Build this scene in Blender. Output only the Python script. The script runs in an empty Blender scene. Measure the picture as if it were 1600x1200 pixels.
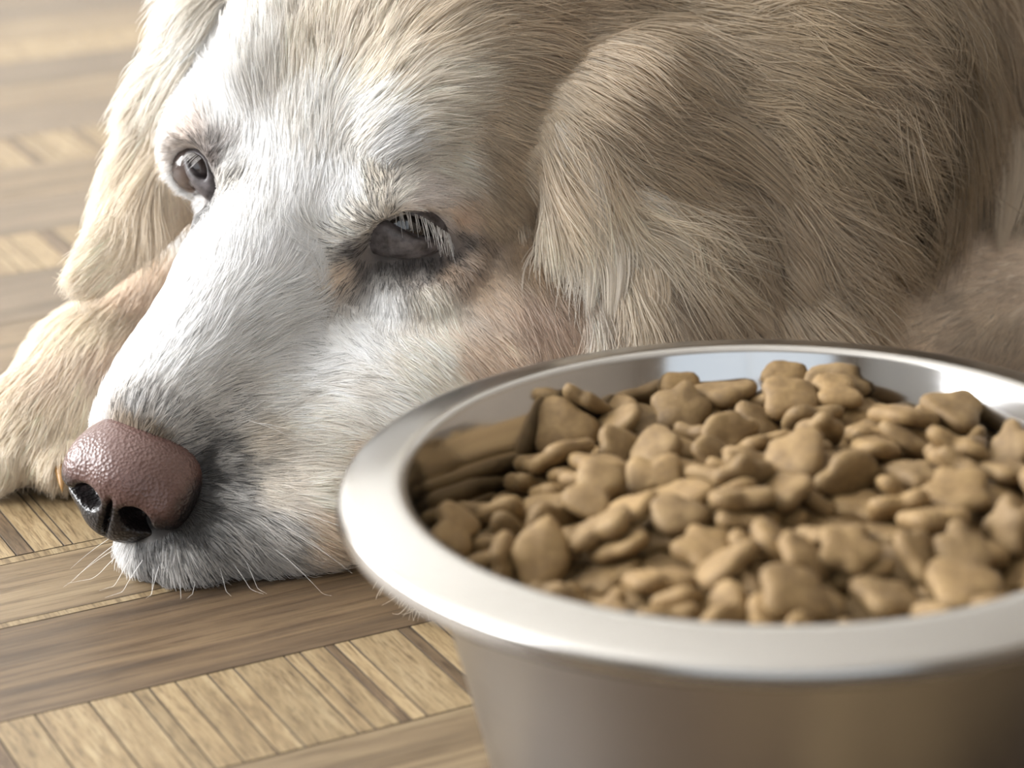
import bpy, bmesh, math, random
import numpy as np
from mathutils import Vector, Matrix
from mathutils.bvhtree import BVHTree

# ------------------------------------------------------------------ camera, world, light
sc = bpy.context.scene
COL = sc.collection
TH, RO, FPX, CAM_H = math.radians(20.0), math.radians(1.5), 4000.0, 333.0      # lengths in mm until meshes are made
_Rl, _Ul = np.array([1.0, 0, 0]), np.array([0, math.sin(TH), math.cos(TH)])
CF = np.array([0, math.cos(TH), -math.sin(TH)])
CR = math.cos(RO) * _Rl - math.sin(RO) * _Ul
CU = math.sin(RO) * _Rl + math.cos(RO) * _Ul
CC = np.array([0, 0, CAM_H])
cam_d = bpy.data.cameras.new('camera')
cam = bpy.data.objects.new('camera', cam_d)
COL.objects.link(cam)
m = Matrix.Identity(4)
for i in range(3):
    m[i][0], m[i][1], m[i][2], m[i][3] = CR[i], CU[i], -CF[i], CC[i] * 0.001
cam.matrix_world = m
cam_d.sensor_width = 36.0
cam_d.lens = 90.0
cam_d.clip_start, cam_d.clip_end = 0.05, 50
cam_d.dof.use_dof = True
cam_d.dof.focus_distance = 0.82
cam_d.dof.aperture_fstop = 9.5
sc.camera = cam

world = bpy.data.worlds.new('world')
sc.world = world
world.use_nodes = True
bg = world.node_tree.nodes['Background']
bg.inputs[0].default_value = (0.78, 0.83, 0.90, 1)
bg.inputs[1].default_value = 0.28

def area(name, loc, target, sx, sy, power, color):
    d = bpy.data.lights.new(name, 'AREA')
    d.shape = 'RECTANGLE'
    d.size, d.size_y, d.energy, d.color = sx, sy, power, color
    o = bpy.data.objects.new(name, d)
    COL.objects.link(o)
    o.location = loc
    o.rotation_euler = (Vector(target) - Vector(loc)).to_track_quat('-Z', 'Y').to_euler()
    return o
area('window_daylight', (-2.29, 1.30, 1.375), (0.0, 1.30, 1.375), 3.2, 1.75, 315, (0.975, 0.985, 1.0))
area('garden_door_daylight', (0.10, -2.49, 1.175), (0.10, 0.0, 1.175), 3.4, 1.75, 22, (0.70, 0.85, 1.0))
sc.view_settings.view_transform = 'Standard'
sc.view_settings.look = 'None'
sc.view_settings.gamma = 1.0
sc.view_settings.use_curve_mapping = False
sc.view_settings.exposure = 0.0
sc.cycles.diffuse_bounces = 6

# ------------------------------------------------------------------ helpers
random.seed(7)
rng = np.random.default_rng(11)

def P(px, py, z):
    return CC + z * (CF + (px - 800) / FPX * CR + (600 - py) / FPX * CU)
def ray(px, py):
    d = CF + (px - 800) / FPX * CR + (600 - py) / FPX * CU
    return d / np.linalg.norm(d)
def onz(px, py, zw=0.0):
    d = ray(px, py)
    return CC + d * ((zw - CAM_H) / d[2])

def lin(r, g, b):
    f = lambda c: (c / 255 / 12.92) if c / 255 <= 0.04045 else ((c / 255 + 0.055) / 1.055) ** 2.4
    return (f(r), f(g), f(b), 1.0)

def new_mesh(name, verts, faces, mat=None, parent=None, smooth=True, mm=True):
    me = bpy.data.meshes.new(name)
    v = np.asarray(verts, dtype=np.float32) * (0.001 if mm else 1.0)
    me.from_pydata(v.tolist() if not isinstance(v, list) else v, [], faces)
    me.update()
    if smooth:
        me.polygons.foreach_set('use_smooth', [True] * len(me.polygons))
    if mat:
        me.materials.append(mat)
    o = bpy.data.objects.new(name, me)
    COL.objects.link(o)
    if parent is not None:
        o.parent = parent
    return o

def tag(o, label=None, cat=None, group=None, kind=None):
    if label: o['label'] = label
    if cat: o['category'] = cat
    if group: o['group'] = group
    if kind: o['kind'] = kind
    return o

def empty(name, loc):
    o = bpy.data.objects.new(name, None)
    COL.objects.link(o)
    o.location = loc
    o.empty_display_size = 0.02
    return o

def material(name):
    mt = bpy.data.materials.new(name)
    mt.use_nodes = True
    nt = mt.node_tree
    b = nt.nodes['Principled BSDF']
    return mt, nt, b

def N(nt, typ, **kw):
    n = nt.nodes.new(typ)
    for k, v in kw.items():
        if k in n.inputs: n.inputs[k].default_value = v
        else: setattr(n, k, v)
    return n

def ramp(nt, stops, interp='LINEAR'):
    n = nt.nodes.new('ShaderNodeValToRGB')
    cr = n.color_ramp
    cr.interpolation = interp
    while len(cr.elements) < len(stops):
        cr.elements.new(0.5)
    for e, (p, c) in zip(cr.elements, stops):
        e.position, e.color = p, c
    return n

# ------------------------------------------------------------------ floor
ANG = math.radians(26.3)
PD = np.array([math.cos(ANG), math.sin(ANG)])       # along the planks
ND = np.array([-math.sin(ANG), math.cos(ANG)])      # across the planks

def wood_mat(name, dark, mid, light, scale=(3.0, 60.0, 1.0), rough=0.46, streak=0.7):
    mt, nt, b = material(name)
    tc = N(nt, 'ShaderNodeTexCoord')
    oi = N(nt, 'ShaderNodeObjectInfo')
    mp = N(nt, 'ShaderNodeMapping')
    mp.inputs['Scale'].default_value = scale
    off = N(nt, 'ShaderNodeVectorMath', operation='SCALE')
    off.inputs[0].default_value = (37.0, 91.0, 13.0)
    nt.links.new(oi.outputs['Random'], off.inputs['Scale'])
    add = N(nt, 'ShaderNodeVectorMath', operation='ADD')
    nt.links.new(tc.outputs['Object'], mp.inputs[0])
    nt.links.new(mp.outputs[0], add.inputs[0])
    nt.links.new(off.outputs[0], add.inputs[1])
    n1 = N(nt, 'ShaderNodeTexNoise', Scale=1.6, Detail=7.0, Roughness=0.62, Distortion=0.9)
    n2 = N(nt, 'ShaderNodeTexNoise', Scale=7.0, Detail=6.0, Roughness=0.7, Distortion=0.3)
    nt.links.new(add.outputs[0], n1.inputs['Vector'])
    nt.links.new(add.outputs[0], n2.inputs['Vector'])
    r1 = ramp(nt, [(0.30, dark), (0.5, mid), (0.70, light)])
    r2 = ramp(nt, [(0.38, (0.38, 0.33, 0.28, 1)), (0.52, (1, 1, 1, 1))])
    nt.links.new(n1.outputs['Fac'], r1.inputs[0])
    nt.links.new(n2.outputs['Fac'], r2.inputs[0])
    mx = N(nt, 'ShaderNodeMix', data_type='RGBA', blend_type='MULTIPLY')
    mx.inputs[0].default_value = streak
    nt.links.new(r1.outputs[0], mx.inputs[6])
    nt.links.new(r2.outputs[0], mx.inputs[7])
    val = N(nt, 'ShaderNodeMapRange')
    val.inputs[3].default_value, val.inputs[4].default_value = 0.86, 1.12
    nt.links.new(oi.outputs['Random'], val.inputs[0])
    hs = N(nt, 'ShaderNodeHueSaturation')
    nt.links.new(val.outputs[0], hs.inputs['Value'])
    nt.links.new(mx.outputs[2], hs.inputs['Color'])
    nt.links.new(hs.outputs[0], b.inputs['Base Color'])
    bp = N(nt, 'ShaderNodeBump', Strength=0.18, Distance=0.0006)
    nt.links.new(n2.outputs['Fac'], bp.inputs['Height'])
    nt.links.new(bp.outputs[0], b.inputs['Normal'])
    b.inputs['Roughness'].default_value = rough
    b.inputs['Specular IOR Level'].default_value = 0.4
    return mt

W_BROWN = wood_mat('wood_plank_brown', lin(65, 53, 41), lin(91, 74, 55), lin(114, 95, 71))
W_TAN = wood_mat('wood_plank_tan', lin(93, 78, 59), lin(114, 97, 74), lin(132, 116, 90))
W_GREY = wood_mat('wood_plank_greyed', lin(91, 78, 61), lin(109, 94, 75), lin(122, 107, 88))
W_STRIP = wood_mat('wood_strip_pale', lin(108, 90, 66), lin(135, 116, 86), lin(153, 136, 106), scale=(170.0, 14.0, 1.0), streak=0.75)
W_STRIPD = wood_mat('wood_strip_dark', lin(69, 57, 42), lin(92, 75, 56), lin(114, 95, 72), scale=(170.0, 14.0, 1.0), streak=0.75)
GROUT, _nt, _b = material('floor_joint')
_b.inputs['Base Color'].default_value = lin(73, 61, 46)
_b.inputs['Roughness'].default_value = 0.8

floor_o = new_mesh('floor', [(-3000, -2600, -6), (3000, -2600, -6), (3000, 4200, -6), (-3000, 4200, -6), (-3000, -2600, -2.4), (3000, -2600, -2.4), (3000, 4200, -2.4), (-3000, 4200, -2.4)],
                   [(4, 5, 6, 7), (3, 2, 1, 0), (0, 1, 5, 4), (1, 2, 6, 5), (2, 3, 7, 6), (3, 0, 4, 7)], GROUT, smooth=False)
tag(floor_o, 'wood-look floor of long planks with rows of short cross strips', None, None, 'structure')

def board(name, s0, s1, n0, n1, mat, dz=0.0):
    """a bevelled board on the floor grid: s along the planks, n across, in mm; its own frame follows the plank"""
    g, bv = 0.22, 0.08
    hx, hy, t = (s1 - s0) / 2 - g, (n1 - n0) / 2 - g, 3.0
    vs, fs = [], []
    for (ix, iy, z) in ((hx, hy, -t), (hx, hy, -bv), (hx - bv, hy - bv, 0)):
        vs += [(-ix, -iy, z), (ix, -iy, z), (ix, iy, z), (-ix, iy, z)]
    for k in (0, 4):
        for j in range(4):
            fs.append((k + j, k + (j + 1) % 4, k + 4 + (j + 1) % 4, k + 4 + j))
    fs += [(8, 9, 10, 11), (3, 2, 1, 0)]
    o = new_mesh(name, vs, fs, mat, floor_o, smooth=False)
    o.data.materials.append(GROUT)                    # the sawn edges are stained dark
    for p_ in o.data.polygons[:8]: p_.material_index = 1
    c = PD * (s0 + s1) / 2 + ND * (n0 + n1) / 2
    o.location = (c[0] * 0.001, c[1] * 0.001, dz * 0.001)
    o.rotation_euler = (0, 0, ANG)
    return o

rows = [(300, 358, 'tan'), (358, 416, 'strip'), (416, 474, 'brown'), (474, 531, 'brown'), (531, 589, 'tan'), (589, 645, 'strip'), (645, 705, 'brown'),
        (705, 709, 'pale'), (709, 752, 'tan'), (752, 757, 'pale'), (757, 815, 'strip'), (815, 875, 'tan'), (875, 934, 'grey'), (934, 993, 'tan'), (993, 1058, 'grey'),
        (1058, 1117, 'strip'), (1117, 1176, 'grey'), (1176, 1235, 'tan'), (1235, 1294, 'strip'), (1294, 1353, 'grey'), (1353, 1412, 'tan')]
n = 1412
k = 0
while n < 2600:
    rows.append((n, n + 58, ('grey', 'strip', 'tan', 'grey', 'tan')[k % 5])); n += 58; k += 1
WM = {'pale': W_STRIP, 'tan': W_TAN, 'brown': W_BROWN, 'grey': W_GREY}
rr = random.Random(5)
for (n0, n1, kind) in rows:
    if kind == 'strip' and n0 < 1300:
        # the span of the row the picture can show
        s = -140.0 + n0 * 0.33 if n0 > 1000 else 60.0
        s0 = {358: 0, 589: 40, 757: 130, 1058: 200, 1235: 260}.get(n0, 100)
        s1 = {358: 500, 589: 640, 757: 420, 1058: 560, 1235: 640}.get(n0, 500)
        board('plank', s0 - 900, s0, n0, n1, W_STRIP)
        s = s0
        while s < s1:
            w = rr.choice((3, 4, 5, 6, 8, 10, 13, 16))
            dk = rr.random() < (0.55 if w < 6 else 0.06)
            board('strip', s, s + w, n0, n1, W_STRIPD if dk else W_STRIP, rr.uniform(-0.06, 0.05))
            s += w
        board('plank', s, s + 1500, n0, n1, W_STRIP)
    else:
        s = -1500 + rr.uniform(0, 600)
        while s < 2300:
            L = rr.choice((760, 900, 900))
            board('plank', s, s + L, n0, n1, WM.get(kind, W_STRIP), rr.uniform(-0.1, 0.1))
            s += L

# ------------------------------------------------------------------ room shell
def plain(name, col, rough=0.7):
    mt, nt, b = material(name)
    tc = N(nt, 'ShaderNodeTexCoord')
    ns = N(nt, 'ShaderNodeTexNoise', Scale=3.0, Detail=4.0)
    nt.links.new(tc.outputs['Object'], ns.inputs['Vector'])
    r = ramp(nt, [(0.3, tuple(c * 0.95 for c in col[:3]) + (1,)), (0.7, col)])
    nt.links.new(ns.outputs['Fac'], r.inputs[0])
    nt.links.new(r.outputs[0], b.inputs['Base Color'])
    b.inputs['Roughness'].default_value = rough
    return mt
PLASTER = plain('white_plaster', (0.80, 0.79, 0.76, 1))
TAUPE = plain('taupe_plaster', (0.30, 0.25, 0.20, 1))
FRAMEM = plain('white_window_paint', (0.8, 0.8, 0.8, 1), 0.4)
def box_mm(name, lo, hi, mat, parent=None):
    (a, b, c), (d, e, f) = lo, hi
    return new_mesh(name, [(a, b, c), (d, b, c), (d, e, c), (a, e, c), (a, b, f), (d, b, f), (d, e, f), (a, e, f)],
                    [(3, 2, 1, 0), (4, 5, 6, 7), (0, 1, 5, 4), (1, 2, 6, 5), (2, 3, 7, 6), (3, 0, 4, 7)], mat, parent, smooth=False)
RX0, RX1, RY0, RY1, RZ = -2300, 2600, -2500, 3500, 2600
for nm, lo, hi, mt_ in (('wall_left', (RX0 - 80, RY0, -6), (RX0, RY1, RZ), PLASTER), ('wall_right', (RX1, RY0, -6), (RX1 + 80, RY1, RZ), TAUPE),
                        ('wall_back', (RX0, RY1, -6), (RX1, RY1 + 80, RZ), PLASTER), ('wall_front', (RX0, RY0 - 80, -6), (RX1, RY0, RZ), TAUPE),
                        ('ceiling', (RX0, RY0, RZ), (RX1, RY1, RZ + 80), PLASTER)):
    box_mm(nm, lo, hi, mt_)['kind'] = 'structure'
def window(name, axis, wall, c0, c1, z0, z1, side):
    """a frame with muntins standing on a wall; the daylight lamp of the same window hangs just behind it"""
    root = empty(name, (0, 0, 0))
    root['kind'] = 'structure'
    def bar(nm, a0, a1, b0, b1):
        w0, w1 = sorted((wall, wall + side * 70))
        lo, hi = ((w0, a0, b0), (w1, a1, b1)) if axis == 'x' else ((a0, w0, b0), (a1, w1, b1))
        box_mm(nm, lo, hi, FRAMEM, root)
    for a in (c0, c1): bar('window_frame', a - 35, a + 35, z0 - 35, z1 + 35)
    for b_ in (z0, z1): bar('window_frame', c0, c1, b_ - 35, b_ + 35)
    bar('mullion', (c0 + c1) / 2 - 20, (c0 + c1) / 2 + 20, z0, z1)
window('window_1', 'x', RX0, -300, 2900, 500, 2250, 1)
window('window_2', 'y', RY0, -1600, 1800, 300, 2050, 1)

# ------------------------------------------------------------------ steel bowl
BC = np.array([64.7, 607.2])
BH = 84.7
def lathe(profile, seg=160, closed=False):
    vs, fs = [], []
    n = len(profile)
    for i in range(seg):
        a = 2 * math.pi * i / seg
        for (r, z) in profile:
            vs.append((r * math.cos(a), r * math.sin(a), z))
    for i in range(seg):
        j = (i + 1) % seg
        for k in range(n if closed else n - 1):
            k2 = (k + 1) % n
            fs.append((i * n + k, j * n + k, j * n + k2, i * n + k2))
    return vs, fs

def steel(name, rough, aniso, col=(0.50, 0.485, 0.465, 1), bump=0.05):
    mt, nt, b = material(name)
    b.inputs['Base Color'].default_value = col
    b.inputs['Metallic'].default_value = 1.0
    b.inputs['Roughness'].default_value = rough
    b.inputs['Anisotropic'].default_value = aniso
    tg = N(nt, 'ShaderNodeTangent', direction_type='RADIAL', axis='Z')
    nt.links.new(tg.outputs[0], b.inputs['Tangent'])
    tc = N(nt, 'ShaderNodeTexCoord')
    mp = N(nt, 'ShaderNodeMapping')
    mp.inputs['Scale'].default_value = (1, 1, 14)
    ns = N(nt, 'ShaderNodeTexNoise', Scale=60.0, Detail=5.0, Roughness=0.6)
    nt.links.new(tc.outputs['Object'], mp.inputs[0])
    nt.links.new(mp.outputs[0], ns.inputs['Vector'])
    mr = N(nt, 'ShaderNodeMapRange')
    mr.inputs[3].default_value, mr.inputs[4].default_value = rough * 0.75, rough * 1.35
    nt.links.new(ns.outputs['Fac'], mr.inputs[0])
    nt.links.new(mr.outputs[0], b.inputs['Roughness'])
    return mt
ST_OUT = steel('brushed_steel', 0.34, 0.5)
ST_IN = steel('polished_steel', 0.11, 0.2, (0.50, 0.495, 0.49, 1))
ST_RIM = steel('satin_steel_rim', 0.20, 0.2, (0.47, 0.455, 0.435, 1))

bowl = empty('food_bowl', (BC[0] * 0.001, BC[1] * 0.001, 0))
tag(bowl, 'stainless steel pet bowl with wide rolled rim heaped with kibble', 'bowl')
out_p = [(2, 1.2), (60, 1.0), (68, 0.6), (71.5, 2.5), (73, 6), (77, 25), (83, 50), (87.5, 68), (90.5, 76.5), (93.5, 80.2)]
vs, fs = lathe(out_p + [(94.5, 82.0)]); new_mesh('outer_wall', vs, fs, ST_OUT, bowl)
in_p = [(2, 4), (58, 4), (66, 5), (71, 10), (75, 26), (81, 50), (86, 68), (89, 77), (91.0, 84.0), (92.0, 86.4)]
vs, fs = lathe([(r, z) for r, z in in_p][::-1]); new_mesh('inner_wall', vs, fs, ST_IN, bowl)
rim_p = [(92.0, 86.4), (93.0, 87.4), (94.6, 87.8), (97, 87.4), (102, 86.3), (106.5, 85.2), (108.6, 84.6), (109.4, 84.1), (109.7, 83.4), (110.3, 80.8), (110.1, 79.8), (109.0, 79.4), (107.5, 79.8), (105, 81.4), (99, 82.6), (93.5, 81.7), (92.0, 83.5)]
vs, fs = lathe(rim_p[::-1], 200, True); new_mesh('rim', vs, fs, ST_RIM, bowl)

# ------------------------------------------------------------------ dog: head frame
EYE_L, EYE_R = P(640, 372, 842), P(305, 262, 866)
HM = (EYE_L + EYE_R) / 2
NOSE = P(160, 768, 800)
HF = NOSE - HM
HF /= np.linalg.norm(HF)
HL = EYE_L - EYE_R
HL -= HF * (HL @ HF)
HL /= np.linalg.norm(HL)
HU = np.cross(HF, HL)
def H(f, l, u):
    return HM + f * HF + l * HL + u * HU
HAX = np.stack([HF, HL, HU])            # rows: local axes

class Field:
    """signed distances of blended solids on a regular grid, meshed by surface nets"""
    def __init__(s, lo, hi, h):
        s.lo, s.h = np.array(lo, float), h
        s.n = np.ceil((np.array(hi, float) - s.lo) / h).astype(int) + 1
        s.d = np.full(s.n, 60.0, dtype=np.float32)
        s.reg = np.zeros(s.n, dtype=np.int8)
        s.best = np.full(s.n, 1e9, dtype=np.float32)
    def _sl(s, lo, hi):
        a = np.clip(np.floor((lo - s.lo) / s.h).astype(int), 0, s.n)
        b = np.clip(np.ceil((hi - s.lo) / s.h).astype(int) + 1, 0, s.n)
        sl = tuple(slice(a[i], b[i]) for i in range(3))
        g = [(s.lo[i] + s.h * np.arange(a[i], b[i])).astype(np.float32) for i in range(3)]
        return sl, np.meshgrid(*g, indexing='ij', sparse=True)
    def _mix(s, sl, d, k, reg, sub=False):
        o = s.d[sl]
        if sub:
            h = np.clip(0.5 - 0.5 * (o + d) / k, 0, 1)
            s.d[sl] = o * (1 - h) + (-d) * h + k * h * (1 - h)
            return
        h = np.clip(0.5 + 0.5 * (o - d) / k, 0, 1)
        s.d[sl] = o * (1 - h) + d * h - k * h * (1 - h)
        b = s.best[sl]
        w = d < b
        b[w] = d[w]
        s.best[sl] = b
        r = s.reg[sl]
        r[w] = reg
        s.reg[sl] = r
    def ell(s, c, r, ax=None, k=12.0, reg=0, sub=False):
        c, r = np.asarray(c, float), np.asarray(r, float)
        ax = np.eye(3) if ax is None else np.asarray(ax, float)
        ext = np.sqrt(((ax * r[:, None]) ** 2).sum(0)) + k + 14
        sl, (X, Y, Z) = s._sl(c - ext, c + ext)
        q = [(X - c[0]) * ax[i, 0] + (Y - c[1]) * ax[i, 1] + (Z - c[2]) * ax[i, 2] for i in range(3)]
        k0 = np.sqrt(sum((q[i] / r[i]) ** 2 for i in range(3))) + 1e-6
        k1 = np.sqrt(sum((q[i] / r[i] ** 2) ** 2 for i in range(3))) + 1e-6
        s._mix(sl, (k0 * (k0 - 1) / k1).astype(np.float32), k, reg, sub)
    def cone(s, a, b, ra, rb, k=12.0, reg=0, sub=False):
        a, b = np.asarray(a, float), np.asarray(b, float)
        R = max(ra, rb) + k + 14
        sl, (X, Y, Z) = s._sl(np.minimum(a, b) - R, np.maximum(a, b) + R)
        ab = b - a
        t = np.clip(((X - a[0]) * ab[0] + (Y - a[1]) * ab[1] + (Z - a[2]) * ab[2]) / (ab @ ab), 0, 1)
        d = np.sqrt((X - a[0] - t * ab[0]) ** 2 + (Y - a[1] - t * ab[1]) ** 2 + (Z - a[2] - t * ab[2]) ** 2) - (ra + (rb - ra) * t)
        s._mix(sl, d.astype(np.float32), k, reg, sub)
    def chain(s, pts, k=12.0, reg=0):
        for (a, ra), (b, rb) in zip(pts[:-1], pts[1:]):
            s.cone(a, b, ra, rb, k, reg)
    def above(s, z0, k=4.0):
        Z = (z0 - (s.lo[2] + s.h * np.arange(s.n[2])))[None, None, :].astype(np.float32)
        h = np.clip(0.5 - 0.5 * (s.d - Z) / k, 0, 1)
        s.d = (s.d * (1 - h) + Z * h + k * h * (1 - h)).astype(np.float32)
    def mesh(s):
        d = s.d
        neg = d < 0
        nx, ny, nz = d.shape
        cnt = np.zeros((nx - 1, ny - 1, nz - 1), np.int8)
        for i in (0, 1):
            for j in (0, 1):
                for l in (0, 1):
                    cnt += neg[i:nx - 1 + i, j:ny - 1 + j, l:nz - 1 + l]
        act = (cnt > 0) & (cnt < 8)
        idx = np.full(act.shape, -1, np.int64)
        cells = np.argwhere(act)
        idx[act] = np.arange(len(cells))
        pos = np.zeros((len(cells), 3))
        num = np.zeros(len(cells))
        corners = [(i, j, l) for i in (0, 1) for j in (0, 1) for l in (0, 1)]
        for a in corners:
            for ax in range(3):
                if a[ax]: continue
                b = list(a); b[ax] = 1
                da = d[cells[:, 0] + a[0], cells[:, 1] + a[1], cells[:, 2] + a[2]]
                db = d[cells[:, 0] + b[0], cells[:, 1] + b[1], cells[:, 2] + b[2]]
                cr = (da < 0) != (db < 0)
                t = np.where(cr, da / np.where(cr, da - db, 1), 0)
                p = np.array(a, float)[None, :].repeat(len(cells), 0)
                p[:, ax] += t
                pos += p * cr[:, None]
                num += cr
        pos = (pos / num[:, None] + cells) * s.h + s.lo
        quads = []
        for ax in range(3):
            u, v = (ax + 1) % 3, (ax + 2) % 3
            sa = [slice(None)] * 3; sb = [slice(None)] * 3
            sa[ax] = slice(0, d.shape[ax] - 1); sb[ax] = slice(1, None)
            A, B = neg[tuple(sa)], neg[tuple(sb)]
            e = np.argwhere(A != B)
            fl = A[tuple(e.T)]
            ok = (e[:, u] > 0) & (e[:, v] > 0) & (e[:, u] < d.shape[u] - 1) & (e[:, v] < d.shape[v] - 1)
            e, fl = e[ok], fl[ok]
            q = []
            for du, dv in ((-1, -1), (0, -1), (0, 0), (-1, 0)):
                c = e.copy(); c[:, u] += du; c[:, v] += dv
                q.append(idx[tuple(c.T)])
            q = np.stack(q, 1)
            q[~fl] = q[~fl][:, ::-1]
            quads.append(q)
        q = np.concatenate(quads)
        reg = s.reg[cells[:, 0], cells[:, 1], cells[:, 2]]
        return pos, q, reg

def relax(v, q, it=2, lam=0.5):
    e = np.concatenate([q[:, [0, 1]], q[:, [1, 2]], q[:, [2, 3]], q[:, [3, 0]]])
    for i in range(it * 2):
        acc = np.zeros_like(v); n = np.zeros(len(v))
        for a, b in ((0, 1), (1, 0)):
            for ax in range(3):
                acc[:, ax] += np.bincount(e[:, a], v[e[:, b], ax], len(v))
            n += np.bincount(e[:, a], minlength=len(v))
        l = lam if i % 2 == 0 else -lam * 1.04
        v = v + l * (acc / np.maximum(n, 1)[:, None] - v)
    return v

def vnormals(v, q):
    n = np.cross(v[q[:, 2]] - v[q[:, 0]], v[q[:, 3]] - v[q[:, 1]])
    out = np.zeros_like(v)
    for j in range(4):
        for ax in range(3):
            out[:, ax] += np.bincount(q[:, j], n[:, ax], len(v))
    return out / (np.linalg.norm(out, axis=1)[:, None] + 1e-9)

# ------------------------------------------------------------------ dog: one continuous body
R_HEAD, R_EARL, R_EARR, R_BODY, R_LEGL, R_LEGR = range(6)
fd = Field((-262, 690, -6), (470, 1330, 330), 2.9)
# trunk and neck
fd.cone((215, 1075, 120), (420, 1260, 125), 120, 130, 30, R_BODY)
fd.cone(H(-85, 8, -30), (110, 985, 120), 76, 105, 30, R_BODY)
fd.ell(P(1235, 170, 905), (58, 50, 68), None, 22, R_BODY)            # shoulder
fd.cone(P(1240, 250, 905), P(1230, 470, 890), 40, 22, 16, R_BODY)
fd.cone(P(1560, -60, 985), P(1575, 330, 960), 40, 34, 16, R_BODY)    # flank feathering
# skull
fd.ell(H(-58, 0, -4), (62, 60, 46), HAX, 14, R_HEAD)
for s in (1, -1):
    fd.ell(H(-42, s * 38, -34), (44, 28, 42), HAX, 16, R_HEAD)       # cheek
    fd.ell(H(-10, s * 33, 6), (22, 20, 15), HAX, 10, R_HEAD)         # brow
    fd.cone(H(-14, s * 44, -6), H(-52, s * 56, -12), 12, 14, 12, R_HEAD)
for s in (1, -1):
    fd.ell(H(-44, s * 26, 24), (32, 20, 17), HAX, 8, R_HEAD)         # forehead, parted by the median furrow
fd.cone(H(-10, 0, -22), H(88, 0, -16), 40, 22, 14, R_HEAD)           # muzzle
fd.cone(H(0, 0, 0), H(92, 0, -2), 15, 14, 12, R_HEAD)                # bridge
for s in (1, -1):
    fd.ell(H(72, s * 15, -30), (36, 19, 24), HAX, 10, R_HEAD)        # flews
fd.cone(H(-30, 0, -70), H(78, 0, -44), 38, 18, 12, R_HEAD)           # jaw
fd.cone((-95, 774, 22), (-40, 800, 30), 23, 34, 14, R_HEAD)          # lip and jaw spread on the floor
fd.cone((-40, 800, 30), (30, 838, 45), 34, 46, 16, R_HEAD)
fd.ell(P(282, 830, 818), (20, 20, 14), HAX, 10, R_HEAD)              # front lip
fd.cone(P(290, 850, 810), P(470, 815, 822), 9, 20, 10, R_HEAD)
fd.ell(H(-18, -45, -6), (24, 13, 12), HAX, 12, R_HEAD)               # cheekbone beyond the far eye
fd.ell(H(-4, 46, -12), (24, 14, 12), HAX, 12, R_HEAD)
# ears
def frame(x, y):
    x = np.asarray(x, float); x = x / np.linalg.norm(x)
    y = np.asarray(y, float); y = y - x * (x @ y); y = y / np.linalg.norm(y)
    return np.stack([x, y, np.cross(x, y)])
ax = frame(P(1010, 520, 868) - P(930, 120, 856), P(1200, 300, 880) - P(960, 300, 856))
fd.ell(P(1035, 310, 862), (56, 44, 11), ax, 9, R_EARL)
ax = frame(P(165, 410, 888) - P(310, 60, 895), P(300, 300, 905) - P(180, 200, 885))
fd.ell(P(252, 225, 900), (40, 15, 8), ax, 9, R_EARR)
fd.cone(P(330, 0, 893), P(268, 150, 898), 11, 9, 12, R_EARR)
fd.cone(P(240, 310, 896), P(150, 418, 888), 13, 8, 12, R_EARR)
# forelegs
fd.chain([((290, 1010, 110), 62), ((258, 930, 52), 46), (onz(1750, 470, 34), 34), (onz(1500, 505, 31), 30), (onz(1300, 560, 27), 26), (onz(1050, 690, 24), 23), ((-8, 748, 20), 20), ((-20.5, 725, 13), 14)], 12, R_LEGL)
PAW = np.array([-165.0, 832, 18])
fd.chain([((-80, 985, 50), 34), ((-118, 905, 38), 27), ((-146, 862, 27), 24), (PAW, 21)], 10, R_LEGR)
TOES = ((-29, -2, 9), (-10.5, -16, 9.5), (9.5, -17, 9.5), (28, -5, 9))
for dx, dy, r in TOES:
    fd.cone(PAW + (dx * 0.55, 6, 2), PAW + (dx, dy, -6), 11, r, 2.0, R_LEGR)
fd.cone(P(1412, 300, 925), P(1425, 120, 950), 15, 10, 10, R_BODY, sub=True)       # hollow behind the shoulder
# eye sockets
EYES = {}
o_ = 0.58 * HF + 0.68 * HL + 0.41 * HU
o_ /= np.linalg.norm(o_)
fd.ell(EYE_L + 7 * o_, (11, 18, 13), frame(o_, CR), 5, R_HEAD, sub=True)
VR = CC - EYE_R
VR /= np.linalg.norm(VR)
fd.ell(P(304, 272, 858), (17, 11.5, 6.8), frame(VR, 0.42 * CR - 0.9 * CU), 5, R_HEAD, sub=True)
fd.above(1.2, 4)
bv, bq, breg = fd.mesh()
bv = relax(bv, bq, 2)
bn = vnormals(bv, bq)
SKIN, nt, b = material('dog_skin')
b.inputs['Base Color'].default_value = (.6, .5, .4, 1)
b.inputs['Roughness'].default_value = 0.9
b.inputs['Specular IOR Level'].default_value = 0.15
body = new_mesh('dog', bv, bq.tolist(), SKIN)
tag(body, 'pale golden retriever lying with its chin on the floor behind bowl', 'dog')

# nose leather
nr = math.radians(-9)
NL = math.cos(nr) * HL + math.sin(nr) * HU
NU = -math.sin(nr) * HL + math.cos(nr) * HU
NF = HF + 0.42 * np.array([0.15, -0.93, 0.33]) + 0.42 * HU
NF /= np.linalg.norm(NF)
NL -= NF * (NL @ NF)
NL /= np.linalg.norm(NL)
NU = np.cross(NF, NL)
NAX = np.stack([NF, NL, NU])
NO = P(182, 768, 796)
def NP(f, l, u): return NO + f * NF + l * NL + u * NU
nf = Field(NO - 44, NO + 44, 0.75)
nf.ell(NP(-16, 0, 3), (20, 21.5, 13.5), NAX, 4)
nf.ell(NP(-5, 0, -2), (9, 15, 11), NAX, 6)
for s in (1, -1):
    nf.ell(NP(-10, s * 15, -3), (12, 8.5, 10.5), NAX, 5)
nf.ell(NP(-8, 0, -13), (11, 14, 9.5), NAX, 5)
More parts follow.
